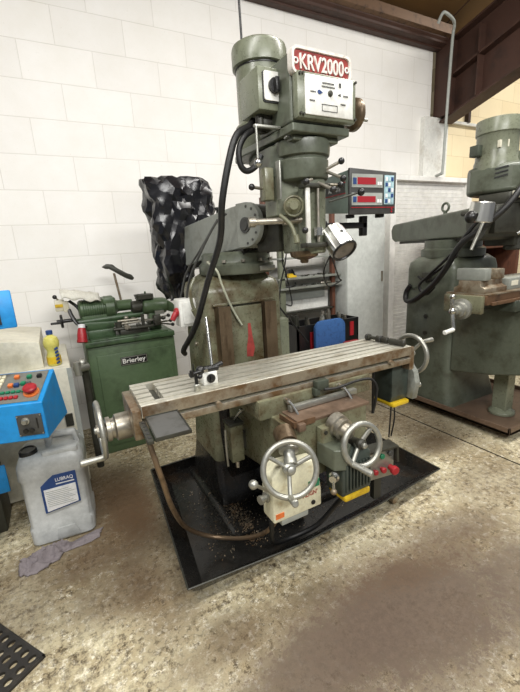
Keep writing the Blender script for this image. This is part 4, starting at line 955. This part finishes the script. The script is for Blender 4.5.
# rag
from mathutils import noise as nz
def rag():
    mb = MB(); b2 = bmesh.new(); g = []; NI, NJ = 60, 20
    for i in range(NI):
        r_ = []; t = i/(NI-1)
        cx = -.325+.335*t; cy = 1.765+.062*t
        wd = (.030+.045*math.sin(min(t/.55,1)*PI)**.7) if t < .5 else .030+.006*math.sin(t*9)
        if t < .5: wd = max(wd,.032)
        am = 1 if t < .52 else max(.12,1-(t-.52)*8)
        for j in range(NJ):
            q = j/(NJ-1)*2-1
            x = cx+q*wd*.35+.014*nz.noise(V((i*.22,j*.4,5))); y = cy+q*wd+.010*am*nz.noise(V((i*.3,j*.4,9)))
            z = .004+am*(.050*(1-abs(nz.noise(V((x*14+3,y*22,1.7))))*1.6)**2*(1-q*q)+.010*abs(nz.noise(V((x*60,y*60,.2)))))+(1-am)*.006*abs(nz.noise(V((x*40,y*20,3))))
            r_.append(b2.verts.new((x,y,max(z,.003))))
        g.append(r_)
    for i in range(NI-1):
        for j in range(NJ-1): b2.faces.new((g[i][j],g[i+1][j],g[i+1][j+1],g[i][j+1]))
    mb._merge(b2); return mb
o = rag().build('floor_rag','cloth',ang=80); md = o.modifiers.new('t','SOLIDIFY'); md.thickness = .003
tag(o,'crumpled grey rag lying on the floor in front of the jerrycan','rag')

# rubber mat with real holes
def matmesh():
    C0 = V((-.229,1.275,0)); d1 = V((-.154,.229,0)).normalized(); d2 = V((-.83,-.56,0)).normalized()
    n1, n2, p = 7, 10, .040; h = .012; N = 12; b2 = bmesh.new()
    def pt(a,b,z): return C0+d1*a+d2*b+V((0,0,z))
    m_ = .009
    for i in range(n1):
        for j in range(n2):
            ca, cb = m_+p*(i+.5), m_+p*(j+.5); ring = []
            for k in range(N):
                an = 2*PI*(k+.5)/N; ring.append((ca+.0115*math.cos(an),cb+.0145*math.sin(an)))
            sq = []
            for k in range(N):
                an = 2*PI*(k+.5)/N; c,s_ = math.cos(an), math.sin(an); q = (p/2)/max(abs(c),abs(s_)); sq.append((ca+c*q,cb+s_*q))
            for z in (h,):
                A_ = [b2.verts.new(pt(a,b,z)) for a,b in ring]; B_ = [b2.verts.new(pt(a,b,z)) for a,b in sq]; L_ = [b2.verts.new(pt(a,b,.001)) for a,b in ring]
                cr = {}
                for k in range(N):
                    k2 = (k+1)%N; b2.faces.new((A_[k],B_[k],B_[k2],A_[k2])); b2.faces.new((A_[k2],L_[k2],L_[k],A_[k]))
                # fill the square corners
                for (sx,sy),k in (((1,1),1),((-1,1),4),((-1,-1),7),((1,-1),10)):
                    c4 = b2.verts.new(pt(ca+sx*p/2,cb+sy*p/2,z)); b2.faces.new((B_[k],c4,B_[(k+1)%N]))
    L1, L2 = m_*2+p*n1, m_*2+p*n2
    mb = MB(); bmesh.ops.recalc_face_normals(b2, faces=b2.faces[:]); mb._merge(b2)
    F = Matrix((d1,d2,V((0,0,1)))).transposed().to_4x4(); F.translation = C0
    mb.at(F)
    for a0,a1,b0,b1 in ((0,m_,0,L2),(L1-m_,L1,0,L2),(0,L1,0,m_),(0,L1,L2-m_,L2)): mb.box(a0,a1,b0,b1,.0,h,bev=.001)
    return mb
tag(matmesh().build('rubber_mat','mat',ang=30),'black rubber mat with oval drainage holes lying in the near left corner','mat')

# ================================================================== BACK: rack, crate, chair
rk = thing('storage_rack',(2.1,2.95,0),'open metal storage rack with littered shelves behind the milling table','rack')
MB().box(1.735,1.79,2.86,2.90,0,1.75,bev=.003).build('post','greenlt',rk)
MB().box(2.335,2.375,2.90,2.94,0,1.75,bev=.003).build('post','wood',rk)
MB().box(1.68,1.71,3.0,3.06,0,1.75,bev=.003).build('post','wood',rk)
for z,y0 in ((1.060,2.86),(.975,2.84)): 
    MB().box(1.72,2.41,y0,3.08,z-.018,z,bev=.002).build('shelf','greyside',rk)
MB().box(1.72,2.41,2.84,3.08,1.22,1.235,bev=.002).build('shelf','greyside',rk)
MB().box(1.80,2.33,2.96,2.98,.72,.955).build('back_board','white',rk)
MB().box(1.84,2.28,2.945,2.96,.85,.94).build('label_strip','grey',rk)
MB().box(1.80,2.36,2.90,3.08,.735,.75).build('shelf','cast',rk)
items = [('yellow_drill_case',(1.84,1.93,2.88,2.94,1.06,1.085),'yellow','yellow plastic tool lying on the middle rack shelf','tool'),
         ('black_tool_holder',(1.88,1.95,2.95,3.0,1.06,1.14),'black','black wedge shaped tool holder behind the yellow tool','tool')]
mb = MB(); mb.box(1.84,1.925,2.88,2.93,1.06,1.078,bev=.004); mb.prism([(1.845,1.078),(1.90,1.078),(1.885,1.095),(1.855,1.095)],'y',2.885,2.925); tag(mb.build('yellow_tool','yellow'),'yellow plastic tool lying on the rack shelf below the quill','tool')
mb = MB(); mb.prism([(1.87,1.06),(1.97,1.06),(1.93,1.13),(1.91,1.13)],'y',2.95,3.02,bev=.004); tag(mb.build('black_tool_holder','black'),'black wedge shaped tool holder behind the yellow tool on the rack','tool')
mb = MB(); mb.lathe((2.20,2.90,.985),(1,.2,0),[(.006,0),(.012,.01),(.012,.08),(.02,.084),(.02,.12)]); tag(mb.build('tool_arbor','steel'),'steel tool arbor lying on the lower rack shelf','tool')
mb = MB(); mb.tube([(1.80,2.89,.985),(1.86,2.87,.985),(1.90,2.88,.99),(1.92,2.90,1.01)],.008); tag(mb.build('black_hook_spanner','black'),'curved black hook spanner lying at the left of the lower rack shelf','tool')
random.seed(5)
mb = MB()
for k in range(26):
    x = random.uniform(1.95,2.40); y = random.uniform(2.87,2.98); z = random.choice((1.0601,.9751)); s_ = random.uniform(.006,.014)
    mb.box(x,x+s_*2,y,y+s_,z,z+s_)
tag(mb.build('small_metal_scraps','cast'),'litter of small dark metal scraps along the rack shelves','scraps',kind='stuff')
ct = thing('black_tool_crate',(1.98,2.62,0),'black open crate full of metal tools behind the blue chair','crate')
mb = MB()
for x0,x1,y0,y1 in ((1.66,2.30,2.50,2.515),(1.66,2.30,2.735,2.75),(1.66,1.675,2.5,2.75),(2.285,2.30,2.5,2.75)): mb.box(x0,x1,y0,y1,.35,.70)
mb.box(1.66,2.30,2.5,2.75,.35,.36); mb.build('bin','black',ct)
for x in (1.68,2.26): MB().box(x,x+.03,2.52,2.73,0,.35).build('leg','cast',ct)
MB().box(1.78,1.84,2.492,2.50,.42,.64).build('red_panel','red',ct)
MB().box(2.20,2.24,2.492,2.50,.55,.67).build('red_panel','red',ct)
random.seed(11)
for k in range(14):
    x = 1.72+k*.04; y = random.uniform(2.54,2.70); a = random.uniform(-.6,.6); L = random.uniform(.10,.16)
    mb = MB(); mb.cyl((x,y,.60),(x+a*L*.5,y,.60+L),random.uniform(.009,.02),seg=14); mb.cyl((x+a*L*.5,y,.60+L),(x+a*L*.52,y,.605+L+.012),.014,seg=10)
    tag(mb.build('cutting_tool',random.choice(['steel','alu','cast'])),'round metal cutting tool standing in the black crate behind the blue chair','tool','tools in the black crate')
ch = thing('blue_chair',(1.95,2.35,0),'blue upholstered chair with red seat behind the right half of the table','chair')
mb = MB(); mb.prism(rrect(1.78,2.09,.44,.735,.07,8),'y',2.42,2.46,bev=.014); mb.build('backrest','bluechair',ch)
mb = MB(); mb.prism(rrect(1.76,2.12,2.05,2.41,.06,6),'z',.44,.50,bev=.012); mb.build('seat','red',ch)
for x,y in ((1.80,2.09),(2.08,2.09),(1.80,2.38),(2.08,2.38)): MB().cyl((x,y,0),(x,y,.44),.011).build('leg','black',ch)
mb = MB(); mb.cyl((1.86,2.43,.44),(1.86,2.43,.60),.010); mb.cyl((2.02,2.43,.44),(2.02,2.43,.60),.010); mb.build('back_support','black',ch)
mb = MB(); mb.prism(rrect(1.98,2.13,2.20,2.34,.02),'z',.502,.56,bev=.01); tag(mb.build('red_cushion_bundle','red'),'small red bundle lying on the right of the blue chair seat','bundle')
ebx = thing('electrical_box',(1.25,2.1,0),'small grey green box cabinet right behind the column','box')
MB().box(1.22,1.36,2.15,2.30,.0,.86,bev=.006).build('body','greenlt',ebx)
MB().box(1.235,1.345,2.142,2.15,.45,.84,bev=.003).build('door','greenlt',ebx)
mb = MB(); mb.tube([(1.30,2.4,1.60),(1.27,2.36,1.2),(1.33,2.32,1.0),(1.62,2.3,.62)],.006); tag(mb.build('trailing_cable','rubber'),'thin black cable trailing down behind the column towards the blue chair','cable')

# ================================================================== SECOND MILLING MACHINE (right edge)
m2 = thing('milling_machine',(2.75,1.9,0),'second darker green milling machine cut off by the right edge','milling machine')
mb = MB(); mb.box(2.43,3.25,1.24,2.26,.055,.075); 
for x0,x1,y0,y1 in ((2.43,2.445,1.24,2.26),(3.235,3.25,1.24,2.26),(2.43,3.25,1.24,1.255),(2.43,3.25,2.245,2.26)): mb.box(x0,x1,y0,y1,.055,.105)
mb.build('base_tray','brownplate',m2,bev=.003)
MB().box(2.55,3.15,1.45,2.2,.0,.055).build('plinth','cast',m2)
mb = MB(); mb.loft([(.075,2.455,3.05,1.70,2.20),(.13,2.46,3.04,1.71,2.19),(.22,2.475,3.03,1.735,2.17),(1.10,2.48,3.02,1.74,2.16),(1.15,2.485,3.01,1.75,2.15),(1.19,2.53,2.97,1.79,2.11)],.05)
c2 = mb.build('column','green',m2,ang=50)
for z in (.75,.62,1.02): MB().cyl((2.484,1.95,z),(2.468,1.95,z),.016).build('plug','cast',c2)
for z in (.55,.95): MB().box(2.470,2.486,2.05,2.09,z,z+.02,bev=.003).build('hinge','greendk',c2)
MB().lathe((2.74,1.95,1.18),(0,0,1),[(.20,0),(.225,.005),(.225,.06),(.20,.07),(.20,.13)],40).build('turret','green',m2)
R2 = Matrix.Translation((2.75,1.95,0))@Matrix.Rotation(math.radians(-22.6),4,'Z')
mb = MB().at(R2); mb.prism([(-.45,1.315),(.74,1.315),(.80,1.34),(.82,1.42),(.79,1.46),(.76,1.475),(-.45,1.505)],'x',-.135,.135); rm2 = mb.build('ram','green',m2,bev=.015)
MB().at(R2).box(-.10,.10,-.42,.7,1.295,1.318).build('ram_slide','cast',rm2)
MB().at(R2).box(-.06,.06,.80,.88,1.38,1.44,bev=.006).build('ram_end_stop','green',rm2)
mb = MB().at(R2); mb.torus((-.07,.02,1.545),(1,.3,0),.030,.009,28,10); mb.cyl((-.07,.02,1.48),(-.07,.02,1.52),.014); mb.build('lifting_eye','green',rm2)
mb = MB().at(R2); mb.cyl((-.14,-.46,1.40),(.14,-.46,1.40),.11,seg=32); mb.box(-.12,.12,-.60,-.40,1.33,1.50,bev=.01); mb.build('knuckle','cast',rm2)
# head 2
H2 = V((2.60,1.50,0))
mb = MB(); mb.lathe(H2+V((-.01,.08,1.76)),(0,0,1),[(.12,-.12),(.125,-.10),(.125,.0),(.118,.02),(.117,.16),(.12,.165)],44); mo2 = mb.build('spindle_motor','greenlt',m2)
MB().lathe(H2+V((-.01,.08,1.92)),(0,0,1),[(.118,0),(.125,.005),(.125,.075),(.122,.085),(.08,.09),(0,.09)],44).build('fan_cover','greenlt',mo2)
MB().box(H2.x-.165,H2.x-.11,H2.y+.10,H2.y+.16,1.80,1.865,bev=.005).build('terminal_box','greendk',mo2)
for k in range(2): MB().box(H2.x-.115+k*.045,H2.x-.085+k*.045,H2.y+.0-k*.025,H2.y+.015-k*.025,1.83,1.87).build('vent_window','beige',mo2)
mb = MB(); mb.prism([(H2.x-.135,H2.y+.16),(H2.x-.135,H2.y+.05),(H2.x-.08,H2.y-.07),(H2.x+.2,H2.y-.22),(H2.x+.45,H2.y-.22),(H2.x+.45,H2.y+.2),(H2.x+.1,H2.y+.25),(H2.x-.09,H2.y+.22)],'z',1.57,1.745); bh2 = mb.build('belt_housing','green',m2,bev=.03)
mb = MB(); mb.prism([(H2.x+.06,1.74),(H2.x+.40,1.74),(H2.x+.40,1.86),(H2.x+.18,1.84)],'y',H2.y-.18,H2.y+.1,bev=.01); mb.build('belt_cover','green',bh2)
SN = V((.3,-.16,0)).normalized()
for k in range(3):
    F2 = frame((H2.x-.104,H2.y-.018,1.665+k*.024),(.055,-.12,.02)); MB().at(F2).box(-.035,.035,-.006,.006,-.004,.004).build('vent_slot','black',bh2)
mb = MB(); mb.prism([(H2.x-.13,H2.y+.10),(H2.x-.10,H2.y-.08),(H2.x+.1,H2.y-.18),(H2.x+.3,H2.y-.18),(H2.x+.3,H2.y+.15)],'z',1.50,1.57,bev=.01); mb.build('head_flange','cast',m2)
mb = MB(); mb.lathe(H2+V((.12,-.02,1.22)),(0,0,1),[(.05,0),(.07,.01),(.07,.20),(.10,.22),(.10,.34)],32); mb.box(H2.x+.03,H2.x+.22,H2.y-.06,H2.y+.14,1.25,1.55,bev=.01); mb.build('head_casting','cast',m2)
for p,q in (((H2.x+.05,H2.y-.08,1.48),(H2.x-.05,H2.y-.14,1.50)),((H2.x+.05,H2.y-.08,1.42),(H2.x-.02,H2.y-.15,1.38)),((H2.x+.0,H2.y-.05,1.52),(H2.x-.07,H2.y-.08,1.55))): ballrod('control_lever',m2,p,q,.008,.017)
MB().box(H2.x-.10,H2.x-.02,H2.y-.14,H2.y-.09,1.53,1.57,bev=.003).build('data_plate','beige',m2)
# knee, saddle, table 2
mb = MB(); mb.prism([(1.74,.36),(1.74,.86),(1.20,.86),(1.20,.46),(1.45,.40)],'x',2.50,2.98); mb.build('knee','green',m2,bev=.012)
mb = MB(); mb.prism([(2.655,1.50),(2.655,1.40),(2.745,1.40),(2.745,1.50)],'z',.075,.42); mb.lathe((2.70,1.45,.075),(0,0,1),[(.085,0),(.085,.02),(.05,.045)]); mb.build('elevating_post','greenlt',m2,bev=.006)
MB().box(2.42,3.05,1.28,1.60,.86,.93,bev=.006).build('saddle','greendk',m2)
mb = MB(); mb.box(2.16,3.3,1.30,1.56,.93,.985,bev=.003)
t2 = mb.build('table','rust',m2); MB().box(2.165,3.3,1.295,1.565,.985,.992).build('table_top_face','rustedge',t2)
MB().box(2.20,3.3,1.288,1.30,.925,.945,bev=.002).build('front_rail','rust',t2)
MB().box(2.125,2.16,1.31,1.55,.88,.985,bev=.006).build('end_bracket','greenold',m2)
mb = MB(); mb.lathe((2.125,1.42,.905),(-1,-.1,0),[(.060,0),(.062,.01),(.062,.03),(.048,.034),(.045,.06),(.030,.064),(.028,.09),(.016,.092),(.016,.11)],32); mb.build('feed_dial','alu',m2)
cr_ = MB(); cr_.tube([(2.02,1.41,.905),(2.012,1.41,.945),(2.01,1.41,.985)],.012); cr_.tube([(2.02,1.41,.905),(2.012,1.40,.85),(2.01,1.39,.80)],.011); cr_.sph((2.015,1.41,.905),.02); crk = cr_.build('crank_handle','chrome',m2)
mb = MB(); mb.lathe((2.01,1.39,.80),(-1,-.1,-.05),[(.009,0),(.013,.01),(.012,.06),(.014,.09),(.010,.095)]); mb.build('crank_grip','white',crk)
MB().sph((2.01,1.41,.99),.016).build('ball_knob','chrome',crk)
# hoses of machine two
mb = MB(); mb.tube([(2.62,1.38,1.66),(2.50,1.36,1.58),(2.42,1.40,1.47),(2.36,1.50,1.36),(2.32,1.60,1.27),(2.33,1.70,1.12),(2.36,1.82,1.0),(2.40,2.0,.88),(2.45,2.12,.86),(2.47,2.14,.92),(2.47,2.10,.98)],.019,10,12); mb.build('power_cable','rubber',m2)
mb = MB(); mb.tube([(2.37,1.52,1.42),(2.34,1.60,1.30),(2.36,1.70,1.16),(2.42,1.80,1.07),(2.46,1.9,1.02)],.012,10,12); mb.build('coolant_hose','rubber',m2)
mb = MB(); mb.tube([(2.40,1.62,1.30),(2.41,1.78,1.16),(2.44,1.92,1.06),(2.445,2.0,.98),(2.45,1.94,.92),(2.44,1.86,.98)],.010,10,10); mb.tube([(2.44,1.70,1.20),(2.445,1.84,1.10),(2.45,1.96,1.03),(2.455,2.02,1.05)],.009,10,10); mb.build('coolant_hose','rubber',m2)
MB().box(2.455,2.485,1.92,1.99,1.02,1.08,bev=.004).build('cable_clip','cast',m2)
mb = MB(); mb.cyl((2.34,1.46,1.43),(2.27,1.49,1.24),.009); mb.build('spray_pipe','alu',m2)
mb = MB(); mb.tube([(2.30,1.25,1.32),(2.35,1.20,1.36),(2.42,1.16,1.36),(2.47,1.14,1.32)],.009); mb.cyl((2.385,1.18,1.33),(2.385,1.18,1.38),.014); mb.build('coolant_tap','chrome',m2)
# ribbed lamp on second machine
l2 = thing('work_lamp',(2.37,1.42,1.5),'ribbed aluminium cylinder lamp hanging before the ram of the right hand machine','lamp')
ax = V((.02,-.12,.9)).normalized(); c0 = V((2.185,1.40,1.395)); u = ax.orthogonal().normalized(); w_ = ax.cross(u); P_ = []
for t,rr in ((0,.056),(.006,.061),(.104,.061),(.110,.056)):
    for i in range(N):
        a = 2*PI*i/N; r_ = rr*(1+(.08 if (i//3)%2 else 0)) if 0 < t < .10 else rr; P_.append(c0+ax*t+(u*math.cos(a)+w_*math.sin(a))*r_)
mb = MB(); mb.poly(P_,[(k*N+i,k*N+(i+1)%N,(k+1)*N+(i+1)%N,(k+1)*N+i) for k in range(3) for i in range(N)]+[tuple(range(N))[::-1],tuple(range(3*N,4*N))]); mb.build('lamp_shade','polish',l2,ang=25)
mb = MB(); mb.cyl(c0-V((.03,-.0,-.02)),c0+V((-.06,0,.045)),.03); mb.sph(c0+V((-.06,.01,.03)),.034); mb.build('swivel','black',l2)
mb = MB(); mb.cyl(c0+V((.02,.05,.05)),c0+V((.04,.13,.06)),.016); mb.build('arm','cast',l2)
# vise on table 2
vs_ = thing('machine_vice',(2.3,1.43,.992),'worn grey machine vice clamped on the right hand machine table','vice')
mb = MB(); mb.prism([(1.33,.992),(1.53,.992),(1.53,1.02),(1.50,1.035),(1.50,1.065),(1.36,1.065),(1.36,1.035),(1.33,1.02)],'x',2.185,2.40,bev=.004); mb.build('vice_body','rustedge',vs_)
mb = MB(); mb.prism([(1.34,1.065),(1.52,1.065),(1.52,1.135),(1.34,1.135)],'x',2.19,2.25,bev=.006); mb.build('fixed_jaw','greyside',vs_)
mb = MB(); mb.box(2.32,2.40,1.35,1.51,1.065,1.125,bev=.006); mb.build('moving_jaw','rustedge',vs_)
fx = thing('angle_block',(2.6,1.42,.992),'long grey metal block with a pale label on the right hand machine table','fixture')
MB().box(2.44,2.95,1.34,1.50,.992,1.06,bev=.004).build('block','greyside',fx)
MB().box(2.46,2.53,1.338,1.341,1.015,1.045).build('pale_label','beige',fx)
br_ = thing('brown_wooden_rack',(4.0,2.6,0),'dark brown wooden rack standing behind the right hand machine','rack')
MB().box(3.55,3.60,2.4,2.8,0,1.55,bev=.003).build('side_board','wood',br_)
MB().box(4.45,4.50,2.4,2.8,0,1.55,bev=.003).build('side_board','wood',br_)
MB().box(3.60,4.45,2.78,2.80,0,1.50).build('back_board','wood',br_)
for z in (.4,.85,1.2,1.5): MB().box(3.60,4.45,2.4,2.78,z,z+.03,bev=.002).build('shelf','wood',br_)
mb = MB(); mb.lathe((3.72,2.5,1.23),(0,0,1),[(.05,0),(.055,.01),(.055,.16),(.03,.19),(.02,.20)]); tag(mb.build('orange_container','orange'),'orange container standing on the brown rack behind the right hand machine','container')

# ================================================================== CAMERA
f_px = 381.43
cam = bpy.data.cameras.new('camera'); co = bpy.data.objects.new('camera',cam); COL.objects.link(co)
cam.sensor_fit = 'VERTICAL'; cam.sensor_height = 24; cam.lens = f_px/692*24; cam.clip_start = .05; cam.clip_end = 60
yaw, pit, rol = math.radians(27.716), math.radians(14.032), math.radians(3.350)
def Ry(a): return Matrix(((math.cos(a),0,math.sin(a)),(0,1,0),(-math.sin(a),0,math.cos(a))))
def Rx(a): return Matrix(((1,0,0),(0,math.cos(a),-math.sin(a)),(0,math.sin(a),math.cos(a))))
def Rz(a): return Matrix(((math.cos(a),-math.sin(a),0),(math.sin(a),math.cos(a),0),(0,0,1)))
R = Rz(rol)@Rx(pit)@Ry(yaw)                      # (u, v, w) -> camera ; u=X, v=Z, w=-Y
S = Matrix(((1,0,0),(0,0,1),(0,-1,0)))           # world -> (u,v,w)
co.matrix_world = Matrix.Translation((0,0,1.31)) @ (R@S).transposed().to_4x4()
SC.camera = co

# ================================================================== LIGHT
def area(name, loc, rot, sx, sy, e, col=(1,1,1)):
    l = bpy.data.lights.new(name,'AREA'); l.shape = 'RECTANGLE'; l.size = sx; l.size_y = sy; l.energy = e; l.color = col
    o = bpy.data.objects.new(name,l); COL.objects.link(o); o.location = loc; o.rotation_euler = rot; return o
area('fluorescent_light',(-.7,.5,3.3),(math.radians(12),math.radians(-14),0),2.4,.3,95,(1,.98,.94))
area('fluorescent_light',(2.6,.9,3.5),(math.radians(5),0,0),2.4,.3,120,(1,.97,.92))
area('fluorescent_light',(.6,-1.6,3.0),(math.radians(38),0,0),2.6,.4,135,(1,.99,.96))
area('fluorescent_light',(5.4,1.5,3.9),(math.radians(10),0,0),2.0,.3,95,(1,.97,.90))
w = bpy.data.worlds.new('world'); SC.world = w; w.use_nodes = True
bg = w.node_tree.nodes['Background']; bg.inputs[0].default_value = (.93,.95,1,1); bg.inputs[1].default_value = .25
SC.view_settings.view_transform = 'Standard'; SC.view_settings.look = 'None'; SC.view_settings.gamma = 1; SC.view_settings.exposure = -.27
SC.view_settings.use_curve_mapping = False
